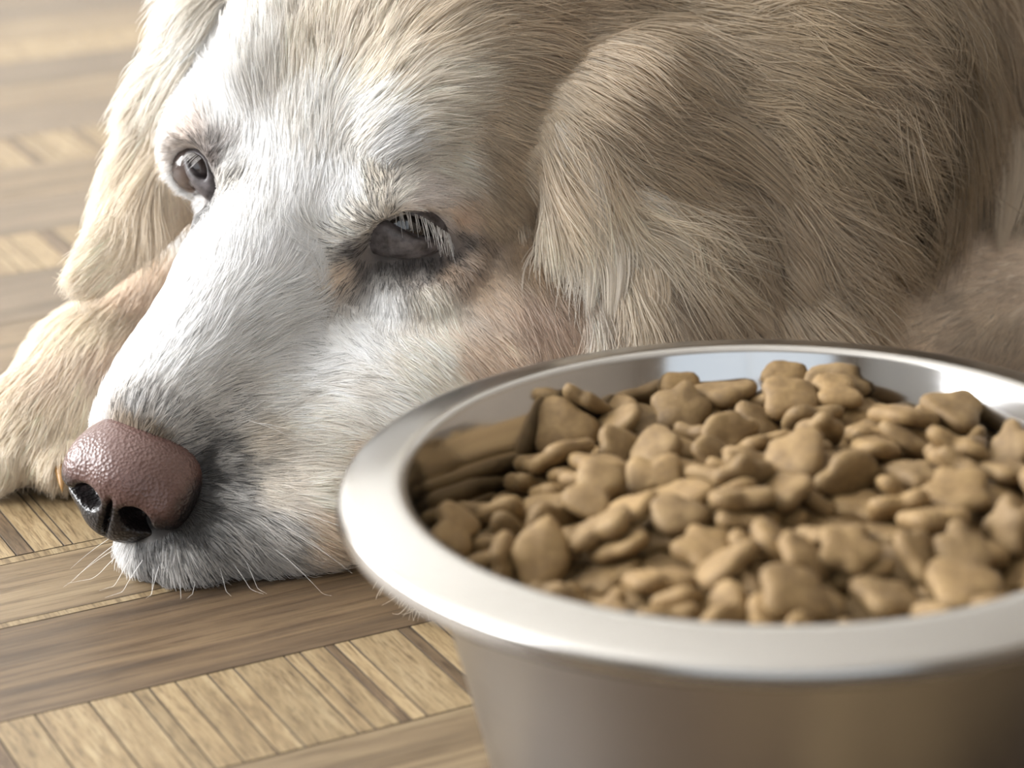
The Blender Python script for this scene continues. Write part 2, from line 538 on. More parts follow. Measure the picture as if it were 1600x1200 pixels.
for s in (1, -1):
    nf.ell(NP(-16, s * 12, -12), (11, 10, 9), NAX, 4)
for s in (1, -1):
    a2 = frame(NF * 1.0 + NL * s * 0.2, NL * s - NU * 0.35)
    nf.ell(NP(1, s * 9.0, -6.0), (10, 5.6, 4.4), a2, 2.5, sub=True)
    a3 = frame(NF * -1.0 + NL * s * 0.8 - NU * .1, NL * s + NF * .4)
    nf.ell(NP(-3, s * 16.5, -9.5), (12, 9, 1.9), a3, 2, sub=True)
nf.ell(NP(3.5, 0, -13), (4.5, 0.9, 12), NAX, 2, sub=True)
nv, nq, _ = nf.mesh()
nv = relax(nv, nq, 2)
nv = NP(-12, 0, 0) + (nv - NP(-12, 0, 0)) * 0.94
NOSEM, nt, b = material('nose_leather')
tc = N(nt, 'ShaderNodeTexCoord')
at = N(nt, 'ShaderNodeAttribute', attribute_name='pigment')
vo = N(nt, 'ShaderNodeTexVoronoi', Scale=900.0)
ns = N(nt, 'ShaderNodeTexNoise', Scale=220.0, Detail=5.0)
nt.links.new(tc.outputs['Object'], vo.inputs['Vector']); nt.links.new(tc.outputs['Object'], ns.inputs['Vector'])
ad = N(nt, 'ShaderNodeMath', operation='MULTIPLY_ADD')
ad.inputs[1].default_value, ad.inputs[2].default_value = 0.7, -0.35
nt.links.new(ns.outputs['Fac'], ad.inputs[0])
a2 = N(nt, 'ShaderNodeMath', operation='ADD')
nt.links.new(at.outputs['Fac'], a2.inputs[0]); nt.links.new(ad.outputs[0], a2.inputs[1])
cr = ramp(nt, [(0.05, lin(26, 22, 22)), (0.40, lin(60, 44, 42)), (0.75, lin(86, 63, 58)), (1.0, lin(98, 75, 70))])
nt.links.new(a2.outputs[0], cr.inputs[0]); nt.links.new(cr.outputs[0], b.inputs['Base Color'])
bp = N(nt, 'ShaderNodeBump', Strength=0.55, Distance=0.0005)
nt.links.new(vo.outputs['Distance'], bp.inputs['Height']); nt.links.new(bp.outputs[0], b.inputs['Normal'])
b.inputs['Roughness'].default_value = 0.30
nose = new_mesh('nose', nv, nq.tolist(), NOSEM, body)
nose['label'] = 'pinkish brown nose with dark wet nostrils'
loc = (nv - NO) @ NAX.T
pig = np.clip((loc[:, 2] + 5.5) / 7, 0, 1) * np.clip((21.5 - loc[:, 1]) / 5, 0, 1)
nose.data.attributes.new('pigment', 'FLOAT', 'POINT').data.foreach_set('value', pig.astype(np.float32))

# eyes
def gl(name, col, rough, coat=0.0):
    mt, nt, b = material(name)
    b.inputs['Base Color'].default_value = col
    b.inputs['Roughness'].default_value = rough
    b.inputs['Coat Weight'].default_value = coat
    b.inputs['Coat Roughness'].default_value = 0.03
    return mt
EYEB = gl('dog_eyeball', lin(30, 24, 22), 0.12, 1.0)
EYEG = gl('cloudy_eyeball', lin(84, 72, 68), 0.15, 1.0)
LID, nt, b = material('eyelid_skin')
ns = N(nt, 'ShaderNodeTexNoise', Scale=400.0, Detail=5.0)
tc = N(nt, 'ShaderNodeTexCoord'); nt.links.new(tc.outputs['Object'], ns.inputs['Vector'])
cr = ramp(nt, [(0.3, lin(54, 50, 50)), (0.7, lin(112, 106, 108))])
nt.links.new(ns.outputs['Fac'], cr.inputs[0]); nt.links.new(cr.outputs[0], b.inputs['Base Color'])
b.inputs['Roughness'].default_value = 0.42
bp = N(nt, 'ShaderNodeBump', Strength=0.4, Distance=0.0004); nt.links.new(ns.outputs['Fac'], bp.inputs['Height']); nt.links.new(bp.outputs[0], b.inputs['Normal'])

def sphere(name, c, r, mat, parent, seg=28):
    bm = bmesh.new()
    bmesh.ops.create_uvsphere(bm, u_segments=seg, v_segments=seg // 2, radius=r * 0.001)
    me = bpy.data.meshes.new(name); bm.to_mesh(me); bm.free()
    me.polygons.foreach_set('use_smooth', [True] * len(me.polygons)); me.materials.append(mat)
    o = bpy.data.objects.new(name, me); COL.objects.link(o); o.parent = parent
    o.location = [x * 0.001 for x in c]
    return o

def resample(pts, n):
    """closed Catmull-Rom through pts, n samples"""
    p = np.asarray(pts, float); k = len(p)
    t = np.arange(n) * k / n
    i = t.astype(int); u = (t - i)[:, None]
    a, b_, c, d = p[(i - 1) % k], p[i % k], p[(i + 1) % k], p[(i + 2) % k]
    return 0.5 * (2 * b_ + (c - a) * u + (2 * a - 5 * b_ + 4 * c - d) * u ** 2 + (3 * b_ - a - 3 * c + d) * u ** 3)

def eye(side, e, out, ball_r, ball_c, dome, outline, opening, ball_mat):
    """eyeball with a lid ring: outline and opening are closed loops around the eye, matched point by point"""
    zc = (e - CC) @ CF
    def pt(q, up):
        w = np.stack([P(a, b_, zc) for a, b_ in q])
        w = w - ((w - e) @ out)[:, None] * (CF / (CF @ out))[None, :]          # slide along the view on to the eye's own plane
        d2 = ((w - e) ** 2).sum(1)
        return w + out * (np.sqrt(np.maximum(dome ** 2 - d2, 4.0)) - dome + up)[:, None]
    n = 48
    O, S = resample(outline, n), resample(opening, n)
    rings = []
    for t, up in ((0.0, -4.0), (0.0, -0.5), (0.25, 0.3), (0.6, 0.7), (0.9, 0.7), (1.0, 0.2), (1.03, -1.5), (1.05, -4.0)):
        rings.append(pt(O * (1 - t) + S * t, up))
    v = np.concatenate(rings)
    fs = [(r * n + i, r * n + (i + 1) % n, (r + 1) * n + (i + 1) % n, (r + 1) * n + i) for r in range(len(rings) - 1) for i in range(n)]
    ball = sphere('eye', ball_c, ball_r, ball_mat, body)
    new_mesh('eyelid', v, fs, LID, ball).matrix_parent_inverse = ball.matrix_basis.inverted()
    return pt, O, S
def unit(v): return v / np.linalg.norm(v)
OUT_L = unit(0.55 * HF + 0.70 * HL + 0.40 * HU)
OUT_R = unit(0.62 * HF - 0.66 * HL + 0.42 * HU + 1.3 * VR)
EPL = eye('L', EYE_L + OUT_L * 6, OUT_L, 12.0, EYE_L + OUT_L * (6 - 16), 17,
          [(560, 408), (578, 372), (600, 340), (630, 326), (668, 333), (704, 358), (724, 384), (704, 398), (666, 404), (615, 408)],
          [(606, 358), (608, 353), (614, 345), (628, 341), (662, 348), (696, 367), (714, 382), (694, 382), (664, 378), (636, 370)], EYEB)
EPR = eye('R', P(306, 274, 861), OUT_R, 9.5, P(306, 260, 873), 17,
          [(276, 240), (286, 232), (302, 232), (320, 243), (331, 268), (333, 296), (329, 324), (313, 308), (297, 286), (283, 262)],
          [(288, 243), (293, 239), (303, 240), (316, 249), (323, 262), (324, 274), (320, 281), (311, 279), (301, 268), (293, 256)], EYEG)

# claws
CLAW = gl('dog_claw', lin(150, 112, 62), 0.4)
for dx, dy, r in TOES:
    tip = unit(np.array([dx * 0.25, -12.0, 0]))
    c0 = PAW + np.array([dx, dy, -6]) + tip * (r - 2.5) + np.array([0, 0, 1.0])
    side = np.cross(tip, [0, 0, 1.0])
    vs, fs = [], []
    for i in range(6):
        t = i / 5
        c = c0 + tip * 10 * t - np.array([0, 0, 1]) * (5.0 * t * t)
        rr_ = 2.6 * (1 - t) ** 0.7 + 0.15
        for k_ in range(8):
            a = k_ * math.pi / 4
            vs.append(c + side * rr_ * math.cos(a) * 0.8 + np.array([0, 0, 1]) * rr_ * math.sin(a))
    fs = [(i * 8 + k_, i * 8 + (k_ + 1) % 8, i * 8 + 8 + (k_ + 1) % 8, i * 8 + 8 + k_) for i in range(5) for k_ in range(8)] + [tuple(range(40, 48))]
    new_mesh('claw', np.array(vs), fs, CLAW, body)

# ------------------------------------------------------------------ fur
# coat colours (linear albedo); TAN and GOLD lowered for the weaker light on the body
WHITE, CREAM, TAN, GOLD, UMBER = np.array([.93, .92, .905]), np.array([.84, .745, .61]), np.array([.575, .465, .34]), np.array([.36, .275, .17]), np.array([.21, .15, .09])
PINK, GREY, DARK, STAIN = np.array([.74, .59, .49]), np.array([.74, .72, .70]), np.array([.055, .048, .045]), np.array([.36, .25, .16])
# combing guides, taken on the dog's surface: x, y, comb direction, hair length mm, lift, colour, share of dark hairs, region
GUIDES = [
 # bridge and forehead
 (160, 650, .3, -1, 4, .35, GREY, .10, 0), (200, 668, .2, -1, 4, .3, TAN * .5 + PINK * .2, .2, 0), (240, 682, .4, -.9, 4, .35, TAN * .5, .25, 0), (210, 640, .3, -1, 5, .35, GREY * .8, .2, 0), (260, 655, .6, -.8, 6, .4, GREY, .3, 0), (300, 685, .9, -.4, 6, .4, GREY * .8, .4, 0),
 (180, 600, .5, -.9, 6, .3, WHITE, .02, 0), (250, 570, .6, -.8, 8, .3, WHITE, .05, 0), (300, 600, .75, -.6, 9, .3, WHITE * .6 + GREY * .4, .12, 0), (350, 640, 1, -.3, 9, .3, GREY, .18, 0),
 (250, 480, .45, -.9, 9, .25, WHITE, 0, 0), (320, 500, .5, -.85, 10, .25, WHITE, .06, 0), (390, 520, .8, -.5, 11, .25, WHITE, .08, 0), (440, 480, .9, -.3, 11, .3, WHITE, .05, 0),
 (300, 400, .3, -1, 10, .2, WHITE, 0, 0), (400, 400, .25, -1, 11, .2, WHITE, .01, 0), (480, 420, .4, -.6, 10, .2, WHITE, .03, 0), (450, 310, .2, -1, 11, .2, WHITE, 0, 0), (520, 330, .2, -1, 10, .2, WHITE, .02, 0),
 (400, 240, .05, -1, 12, .2, WHITE, .02, 0), (350, 180, -.1, -1, 13, .2, WHITE, 0, 0), (400, 100, 0, -1, 15, .2, CREAM * .25 + WHITE * .75, 0, 0), (400, 20, 0, -1, 15, .2, CREAM * .4 + WHITE * .6, 0, 0), (480, 100, .05, -1, 16, .25, CREAM * .75 + WHITE * .25, .04, 0), (480, 200, .1, -1, 14, .22, WHITE * .75 + CREAM * .25, .02, 0),
 (330, 60, -.1, -1, 15, .25, WHITE, 0, 0), (290, 150, -.7, -.5, 12, .3, WHITE, 0, 0), (262, 200, -1, -.05, 10, .35, WHITE, 0, 0), (258, 260, -1, .2, 8, .3, WHITE * .7 + PINK * .3, 0, 0), (275, 320, -.9, .4, 8, .3, PINK * .6 + WHITE * .4, 0, 0), (280, 370, -.6, .8, 9, .35, WHITE, 0, 0),
 (300, 215, -.6, -.5, 6, .3, PINK * .6 + WHITE * .4, .05, 0), (282, 226, -.6, -.5, 4, .25, WHITE * .5 + PINK * .4, .1, 0), (306, 226, .0, -.8, 4, .25, DARK * 5, .3, 0), (332, 250, .5, -.9, 4, .3, DARK * 5, .3, 0), (336, 285, .6, -.8, 4, .3, DARK * 6, .3, 0), (328, 322, .1, 1, 4, .3, GREY * .4, .3, 0), (295, 300, -.8, .4, 5, .25, WHITE, .05, 0), (350, 258, .5, -.9, 6, .25, WHITE, .04, 0), (352, 292, .5, -.8, 5, .3, WHITE * .6 + CREAM * .3, .4, 0), (350, 330, .2, -1, 8, .3, WHITE, .03, 0),
 (560, 60, .45, -.9, 17, .25, CREAM * .8 + WHITE * .2, .05, 0), (580, 130, .6, -.75, 15, .25, CREAM * .8 + WHITE * .2, .07, 0), (560, 200, .6, -.6, 14, .22, WHITE * .7 + CREAM * .3, .05, 0), (600, 240, .7, -.4, 12, .25, WHITE, .05, 0),
 (650, 60, .8, -.5, 18, .28, CREAM * .7 + TAN * .3, .06, 0), (680, 140, .95, -.15, 16, .2, CREAM * .7 + WHITE * .3, .06, 0), (660, 200, .95, 0, 14, .18, CREAM * .6 + WHITE * .4, .06, 0), (700, 260, .95, .35, 12, .2, WHITE * .4 + CREAM * .6, .06, 0),
 (760, 80, 1, -.1, 18, .25, TAN * .6 + CREAM * .4, .06, 0), (780, 180, .95, .4, 15, .2, TAN * .6 + CREAM * .4, .08, 0), (780, 260, .8, .65, 13, .18, TAN, .08, 0), (840, 260, .65, .8, 14, .18, TAN, .08, 0), (760, 330, .7, .8, 12, .18, TAN * .7 + CREAM * .3, .06, 0),
 # around the near eye
 (592, 288, -.2, -1, 4, .35, CREAM * .6 + GREY * .4, .45, 0), (603, 315, .0, -1, 4, .35, CREAM * .5 + GREY * .5, .45, 0), (625, 300, .8, -.4, 6, .22, WHITE * .6 + CREAM * .4, .12, 0), (650, 322, .95, .1, 6, .15, WHITE * .5 + PINK * .5, .15, 0), (690, 335, .9, .4, 6, .15, WHITE * .5 + PINK * .5, .10, 0), (550, 300, -.1, -1, 8, .2, WHITE, .02, 0), (670, 305, .95, .1, 8, .2, WHITE * .6 + PINK * .4, .08, 0), (720, 340, .8, .6, 8, .2, PINK * .6 + TAN * .4, .05, 0), (735, 390, .7, .75, 8, .25, PINK * .5 + TAN * .5, .10, 0),
 (572, 350, -.8, -.5, 5, .3, CREAM * .4 + GREY * .5, .45, 0), (548, 355, -.8, -.4, 6, .28, WHITE * .6 + CREAM * .4, .22, 0), (535, 388, -1, 0, 7, .28, WHITE * .5 + CREAM * .3 + GREY * .2, .28, 0), (553, 392, -1, .05, 5, .3, DARK * 4, .4, 0), (545, 420, -.8, .6, 7, .3, PINK * .5 + CREAM * .5, .2, 0), (570, 412, -.4, 1, 4, .35, DARK * 4, .4, 0), (595, 413, -.1, 1, 4, .35, DARK * 3, .4, 0), (640, 411, .05, 1, 4, .35, DARK * 4, .4, 0), (680, 406, .3, 1, 4, .35, DARK * 4, .4, 0), (712, 397, .6, .9, 4, .35, DARK * 5, .4, 0), (728, 384, .8, .6, 4, .3, DARK * 5, .3, 0), (600, 430, -.05, 1, 6, .3, GREY, .35, 0), (650, 432, .1, 1, 6, .3, PINK * .3 + WHITE * .6, .28, 0), (705, 420, .5, .9, 6, .3, PINK * .6 + TAN * .4, .25, 0),
 (500, 400, -.8, -.3, 9, .25, WHITE, .03, 0),
 # side of the muzzle, cheek
 (600, 470, .05, 1, 9, .2, WHITE, .08, 0), (680, 470, .3, 1, 10, .2, CREAM * .5 + WHITE * .5, .06, 0), (540, 520, .6, .5, 10, .22, WHITE, .06, 0), (470, 560, .9, .05, 11, .25, WHITE, .06, 0), (430, 620, .95, -.1, 10, .25, WHITE * .8 + CREAM * .2, .10, 0),
 (400, 690, 1, -.1, 9, .25, CREAM * .5 + GREY * .5, .12, 0), (480, 680, 1, .1, 10, .2, CREAM * .4 + WHITE * .6, .05, 0), (560, 620, .9, .3, 11, .2, WHITE * .7 + CREAM * .3, .04, 0), (650, 560, .7, .6, 11, .2, CREAM * .5 + WHITE * .5, .04, 0), (740, 540, .7, .7, 11, .2, PINK * .6 + CREAM * .4, .05, 0),
 (760, 440, .6, .8, 11, .18, PINK * .4 + TAN * .6, .05, 0), (830, 400, .4, .9, 11, .18, STAIN * .7 + TAN * .3, .08, 0), (845, 330, .5, .9, 13, .18, TAN, .08, 0), (840, 480, .4, .9, 12, .2, STAIN * .4 + PINK * .6, .06, 0), (870, 400, .3, 1, 12, .2, STAIN * .6 + UMBER * .4, .1, 0), (800, 580, .6, .7, 11, .2, PINK * .7 + CREAM * .3, .05, 0), (860, 560, .3, .9, 13, .2, PINK * .5 + TAN * .5, .05, 0),
 # lips
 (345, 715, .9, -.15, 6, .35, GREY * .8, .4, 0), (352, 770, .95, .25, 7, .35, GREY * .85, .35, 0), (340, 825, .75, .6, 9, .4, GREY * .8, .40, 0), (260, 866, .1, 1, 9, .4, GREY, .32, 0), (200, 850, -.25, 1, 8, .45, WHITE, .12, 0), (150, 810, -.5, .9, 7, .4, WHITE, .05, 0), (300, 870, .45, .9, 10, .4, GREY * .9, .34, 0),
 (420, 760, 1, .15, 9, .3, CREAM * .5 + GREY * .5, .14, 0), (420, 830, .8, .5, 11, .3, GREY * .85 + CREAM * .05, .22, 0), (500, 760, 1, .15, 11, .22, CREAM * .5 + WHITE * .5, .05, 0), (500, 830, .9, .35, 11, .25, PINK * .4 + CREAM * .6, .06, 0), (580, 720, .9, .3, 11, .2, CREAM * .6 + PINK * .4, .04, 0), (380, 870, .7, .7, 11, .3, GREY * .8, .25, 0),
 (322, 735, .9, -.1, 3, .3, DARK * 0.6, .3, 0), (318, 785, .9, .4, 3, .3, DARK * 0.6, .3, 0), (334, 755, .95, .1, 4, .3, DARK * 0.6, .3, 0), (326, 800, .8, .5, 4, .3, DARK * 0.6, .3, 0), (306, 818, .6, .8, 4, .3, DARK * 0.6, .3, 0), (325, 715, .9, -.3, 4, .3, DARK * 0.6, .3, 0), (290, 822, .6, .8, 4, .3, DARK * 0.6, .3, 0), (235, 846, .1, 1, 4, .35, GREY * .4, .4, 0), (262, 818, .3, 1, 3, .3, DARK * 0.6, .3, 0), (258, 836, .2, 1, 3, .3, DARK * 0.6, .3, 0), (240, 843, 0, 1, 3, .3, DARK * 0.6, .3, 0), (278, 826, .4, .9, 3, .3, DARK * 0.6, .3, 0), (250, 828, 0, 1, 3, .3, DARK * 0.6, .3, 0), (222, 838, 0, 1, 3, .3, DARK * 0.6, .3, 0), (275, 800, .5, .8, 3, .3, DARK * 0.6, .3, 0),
 # near ear
 (850, 130, .8, .6, 20, .2, TAN * .5 + CREAM * .5, .06, 1), (890, 210, .5, .85, 24, .2, TAN * .5 + CREAM * .5, .05, 1), (915, 290, .25, 1, 28, .22, CREAM, .03, 1), (925, 380, .02, 1, 34, .25, CREAM * .6 + WHITE * .4, .03, 1), (930, 470, -.05, 1, 38, .25, CREAM * .6 + WHITE * .4, .02, 1), (985, 430, .15, 1, 36, .3, CREAM * .9 + TAN * .1, .05, 1),  # lower ear guides whitened in place of soft front light
 (960, 180, .9, .5, 24, .2, TAN, .06, 1), (1000, 250, .95, .4, 28, .22, TAN * .7 + GOLD * .3, .07, 1), (1010, 330, .9, .5, 32, .35, CREAM * .9 + TAN * .1, .04, 1), (1050, 370, .7, .9, 34, .35, CREAM * .8 + TAN * .2, .04, 1), (1080, 250, .95, .35, 30, .25, TAN, .07, 1), (1100, 400, .4, 1, 36, .3, TAN * .6 + CREAM * .4, .05, 1), (1150, 330, .7, .8, 36, .25, TAN, .07, 1), (1040, 500, .2, 1, 34, .3, CREAM * .8 + TAN * .2, .04, 1),
 # neck, shoulder, flank
 (880, 60, 1, 0, 22, .2, TAN, .06, 3), (1000, 60, 1, .02, 26, .22, TAN * .6 + GOLD * .4, .08, 3), (1000, 130, 1, .15, 26, .2, TAN * .5 + GOLD * .5, .08, 3), (1120, 120, 1, .1, 30, .22, GOLD * .6 + TAN * .4, .08, 3), (1120, 30, 1, 0, 28, .22, GOLD * .6 + TAN * .4, .08, 3), (1220, 60, 1, .25, 32, .22, GOLD * .7 + TAN * .3, .08, 3), (1230, 180, .9, .45, 34, .2, GOLD * .6 + TAN * .4, .06, 3),
 (1320, 100, .9, .5, 34, .25, TAN, .08, 3), (1330, 220, .85, .6, 34, .22, TAN * .6 + GOLD * .4, .06, 3), (1220, 300, .75, .7, 38, .22, TAN, .05, 3), (1200, 420, .5, .9, 40, .25, TAN * .7 + CREAM * .3, .05, 3), (1290, 400, .6, .85, 36, .25, TAN * .7 + CREAM * .3, .05, 3), (1340, 350, .75, .7, 34, .25, TAN * .7 + GOLD * .3, .05, 3), (1400, 130, .45, .9, 36, .3, GOLD * .5 + TAN * .5, .12, 3), (1412, 250, .3, 1, 10, .3, UMBER, .15, 3), (1408, 300, .3, 1, 7, .3, UMBER * .7, .15, 3), (1425, 150, .3, 1, 12, .3, UMBER, .15, 3),  # UMBER guides paint shade into the hollow behind the shoulder
 (1480, 80, -.1, 1, 36, .3, GOLD * .7 + UMBER * .3, .15, 3), (1490, 220, -.1, 1, 40, .28, GOLD * .6 + TAN * .4, .12, 3), (1540, 150, .1, 1, 40, .3, GOLD * .5 + TAN * .5, .12, 3), (1510, 330, 0, 1, 36, .25, CREAM * .5 + TAN * .5, .04, 3), (1570, 330, 0, 1, 36, .25, CREAM * .5 + TAN * .5, .04, 3), (1580, 60, .3, .9, 36, .3, TAN, .12, 3),  # first guide pulled toward UMBER, shade coloured into the right-hand body
 # near foreleg
 (1300, 530, -.7, .35, 8, .15, TAN * .5 + PINK * .2 + CREAM * .3, .04, 4), (1400, 470, -.8, .3, 9, .15, TAN * .5 + PINK * .2 + CREAM * .3, .04, 4), (1500, 470, -.8, .4, 8, .15, PINK * .25 + TAN * .45 + CREAM * .3, .03, 4), (1580, 430, -.8, .3, 8, .15, PINK * .35 + TAN * .35 + CREAM * .3, .03, 4), (1560, 540, -.5, .8, 9, .2, TAN * .6 + CREAM * .3 + PINK * .1, .04, 4), (690, 965, -.5, .9, 15, .35, CREAM, .02, 4), (660, 945, -.7, .6, 18, .35, CREAM, .02, 4), (640, 930, -.7, .5, 18, .35, CREAM, .02, 4),
 # far ear
 (310, 30, -.5, .8, 18, .3, CREAM * .5 + WHITE * .5, 0, 2), (270, 90, -.5, .85, 19, .3, CREAM * .6 + WHITE * .4, 0, 2), (230, 170, -.5, .85, 17, .25, CREAM * .8 + WHITE * .2, 0, 2), (200, 260, -.45, .9, 15, .22, CREAM, 0, 2), (170, 350, -.7, .7, 13, .22, CREAM, 0, 2), (240, 300, -.15, 1, 22, .2, CREAM * .7 + TAN * .3, 0, 2), (220, 390, -.6, .6, 10, .2, CREAM, 0, 2),
 # far foreleg and paw
 (230, 450, -.5, .8, 12, .2, PINK * .5 + CREAM * .5, .02, 5), (150, 500, -.6, .75, 13, .22, CREAM, .02, 5), (180, 560, -.45, .85, 13, .22, PINK * .5 + CREAM * .5, .06, 5), (90, 580, -.55, .8, 13, .25, CREAM * .7 + PINK * .3, .02, 5), (100, 650, -.3, .95, 11, .25, CREAM, .03, 5), (40, 660, -.5, .85, 10, .28, CREAM, .01, 5), (150, 620, -.3, .95, 13, .25, CREAM, .05, 5), (60, 730, -.2, 1, 8, .25, CREAM, .02, 5), (20, 730, -.4, 1, 8, .25, CREAM, .01, 5), (105, 740, 0, 1, 8, .25, CREAM * .8 + TAN * .2, .05, 5),
]
bvh = BVHTree.FromPolygons([Vector(v) for v in bv.tolist()], bq.tolist())
ga = []
for (px, py, dx, dy, ln, lift, colr, dk, rg) in GUIDES:
    d = ray(px, py)
    hit, nrm, fi, dist = bvh.ray_cast(Vector(CC), Vector(d))
    if hit is None or dist > 1250:
        p0 = Vector(CC + d * 870)
        hit, nrm, fi, dist = bvh.find_nearest(p0)
    hit, nrm = np.array(hit), np.array(nrm)
    t = dx * CR - dy * CU
    dn = d @ nrm
    t2 = t - d * (t @ nrm) / dn if abs(dn) > 0.25 else t - nrm * (t @ nrm)   # comb stroke laid on to the skin
    ga.append((hit, t2 / (np.linalg.norm(t2) + 1e-9), ln, lift, colr, dk, rg))
GP = np.array([g[0] for g in ga]); GT = np.array([g[1] for g in ga])
GA = np.array([[g[2], g[3], *g[4], g[5]] for g in ga]); GR = np.array([g[6] for g in ga])

def guide(p, reg):
    """blend of the nearest guides at points p: comb direction and the other columns"""
    T = np.empty_like(p); A = np.empty((len(p), GA.shape[1]))
    for s in range(0, len(p), 20000):
        q = p[s:s + 20000]
        d2 = ((q[:, None, :] - GP[None]) ** 2).sum(2) + 5.0
        w = d2 ** -2.3
        w *= np.where(reg[s:s + 20000][:, None] == GR[None], 1.0, 0.004)
        w /= w.sum(1)[:, None]
        T[s:s + 20000] = w @ GT
        A[s:s + 20000] = w @ GA
    return T, A

HAIRM, nt, b = material('dog_hair')
nt.nodes.remove(b)
at = N(nt, 'ShaderNodeAttribute', attribute_name='tint')
df = N(nt, 'ShaderNodeBsdfDiffuse'); tr = N(nt, 'ShaderNodeBsdfTranslucent'); gs = N(nt, 'ShaderNodeBsdfGlossy', Roughness=0.45)
gs.inputs['Color'].default_value = (1, 1, 1, 1)
an = N(nt, 'ShaderNodeAttribute', attribute_name='skin_normal')
ge = N(nt, 'ShaderNodeNewGeometry')
sc_ = N(nt, 'ShaderNodeVectorMath', operation='SCALE'); sc_.inputs['Scale'].default_value = 1.6
av = N(nt, 'ShaderNodeVectorMath', operation='ADD'); nv_ = N(nt, 'ShaderNodeVectorMath', operation='NORMALIZE')
nt.links.new(an.outputs['Vector'], sc_.inputs[0]); nt.links.new(sc_.outputs[0], av.inputs[0]); nt.links.new(ge.outputs['Normal'], av.inputs[1])
nt.links.new(av.outputs[0], nv_.inputs[0]); nt.links.new(nv_.outputs[0], df.inputs['Normal'])
m1 = N(nt, 'ShaderNodeMixShader'); m1.inputs[0].default_value = 0.42
m2 = N(nt, 'ShaderNodeMixShader'); m2.inputs[0].default_value = 0.06
for sh in (df, tr): nt.links.new(at.outputs['Color'], sh.inputs['Color'])
nt.links.new(df.outputs[0], m1.inputs[1]); nt.links.new(tr.outputs[0], m1.inputs[2])
nt.links.new(m1.outputs[0], m2.inputs[1]); nt.links.new(gs.outputs[0], m2.inputs[2])
nt.links.new(m2.outputs[0], nt.nodes['Material Output'].inputs['Surface'])

def strands(name, pts, rad, tint, parent, label=None, nor=None):
    """pts: n x k x 3 in mm, rad: n x k in mm, tint: n x 3"""
    n, k, _ = pts.shape
    hc = bpy.data.hair_curves.new(name)
    hc.add_curves([k] * n)
    hc.attributes['position'].data.foreach_set('vector', (pts.reshape(-1, 3) * 0.001).astype(np.float32).ravel())
    ra = hc.attributes.get('radius') or hc.attributes.new('radius', 'FLOAT', 'POINT')
    ra.data.foreach_set('value', (rad.ravel() * 0.001).astype(np.float32))
    ca = hc.attributes.new('tint', 'FLOAT_COLOR', 'CURVE')
    ca.data.foreach_set('color', np.concatenate([np.clip(tint, 0, 1), np.ones((n, 1))], 1).astype(np.float32).ravel())
    if nor is None: nor = np.zeros((n, 3))
    na = hc.attributes.new('skin_normal', 'FLOAT_VECTOR', 'CURVE')
    na.data.foreach_set('vector', nor.astype(np.float32).ravel())
    hc.materials.append(HAIRM)
    o = bpy.data.objects.new(name, hc)
    COL.objects.link(o)
    o.parent = parent
    o['kind'] = 'stuff'
    if label: o['label'] = label
    return o

# roots: spread over the faces by area, thinned where the body turns away
tri = np.concatenate([bq[:, [0, 1, 2]], bq[:, [0, 2, 3]]])
fn = np.cross(bv[tri[:, 1]] - bv[tri[:, 0]], bv[tri[:, 2]] - bv[tri[:, 0]])
ar = np.linalg.norm(fn, axis=1) / 2
cen = bv[tri].mean(1)
fn = fn / (2 * ar[:, None] + 1e-9)
view = CC - cen
view /= np.linalg.norm(view, axis=1)[:, None]
facing = (fn * view).sum(1)
rel = cen - CC
zz = rel @ CF
sx, sy = 800 + FPX * (rel @ CR) / zz, 600 - FPX * (rel @ CU) / zz
freg = breg[tri[:, 0]]
wgt = np.clip((facing + 0.65) / 0.55, 0, 1)
wgt *= (sx > -260) & (sx < 2300) & (sy > -260) & (sy < 1300) & (zz < 1400)
wgt *= np.where((sx > 1700) | (zz > 1100), 0.45, 1.0)
wgt *= np.where(freg == R_HEAD, 2.0, 1.0) * np.where(np.isin(freg, (R_BODY, R_LEGL)), 0.75, 1.0)
# bare patches: eyes and nose
def clear_of(c, r): return ((cen - c) ** 2).sum(1) > r * r
NHAIR = 540000
pr = ar * wgt
pr /= pr.sum()
ti = rng.choice(len(tri), NHAIR, p=pr)
r1, r2 = np.sqrt(rng.random(NHAIR)), rng.random(NHAIR)
ba = np.stack([1 - r1, r1 * (1 - r2), r1 * r2], 1)
root = (bv[tri[ti]] * ba[:, :, None]).sum(1)
nrm = (bn[tri[ti]] * ba[:, :, None]).sum(1)
nrm /= np.linalg.norm(nrm, axis=1)[:, None]
reg = breg[tri[ti, 0]]
# the nose and the lids stay bare
nl = (root - NO) @ NAX.T
bare = ((nl[:, 0] + 12) / 20) ** 2 + (nl[:, 1] / 22) ** 2 + ((nl[:, 2] + 3) / 17) ** 2 < 1
for (pt, O, S), out, e in ((EPL, OUT_L, EYE_L + OUT_L * 6), (EPR, OUT_R, EYE_R)):
    ring = pt(O, 0)
    c = ring.mean(0)
    near = ((root - c) ** 2).sum(1) < 26 ** 2
    ii = np.where(near)[0]
    poly = O.mean(0) + (O - O.mean(0)) * 0.93
    rl = root[ii] - CC
    q = np.stack([800 + FPX * (rl @ CR) / (rl @ CF), 600 - FPX * (rl @ CU) / (rl @ CF)], 1)
    ins = np.zeros(len(ii), bool)
    for a in range(len(poly)):
        (x1, y1), (x2, y2) = poly[a], poly[a - 1]
        cond = (y1 > q[:, 1]) != (y2 > q[:, 1])
        ins ^= cond & (q[:, 0] < (x2 - x1) * (q[:, 1] - y1) / (y2 - y1 + 1e-12) + x1)
    bare[ii[ins]] = True
keep = ~bare & (root[:, 2] > 2.5)
root, nrm, reg = root[keep], nrm[keep], reg[keep]
n = len(root)
T, A = guide(root, reg)
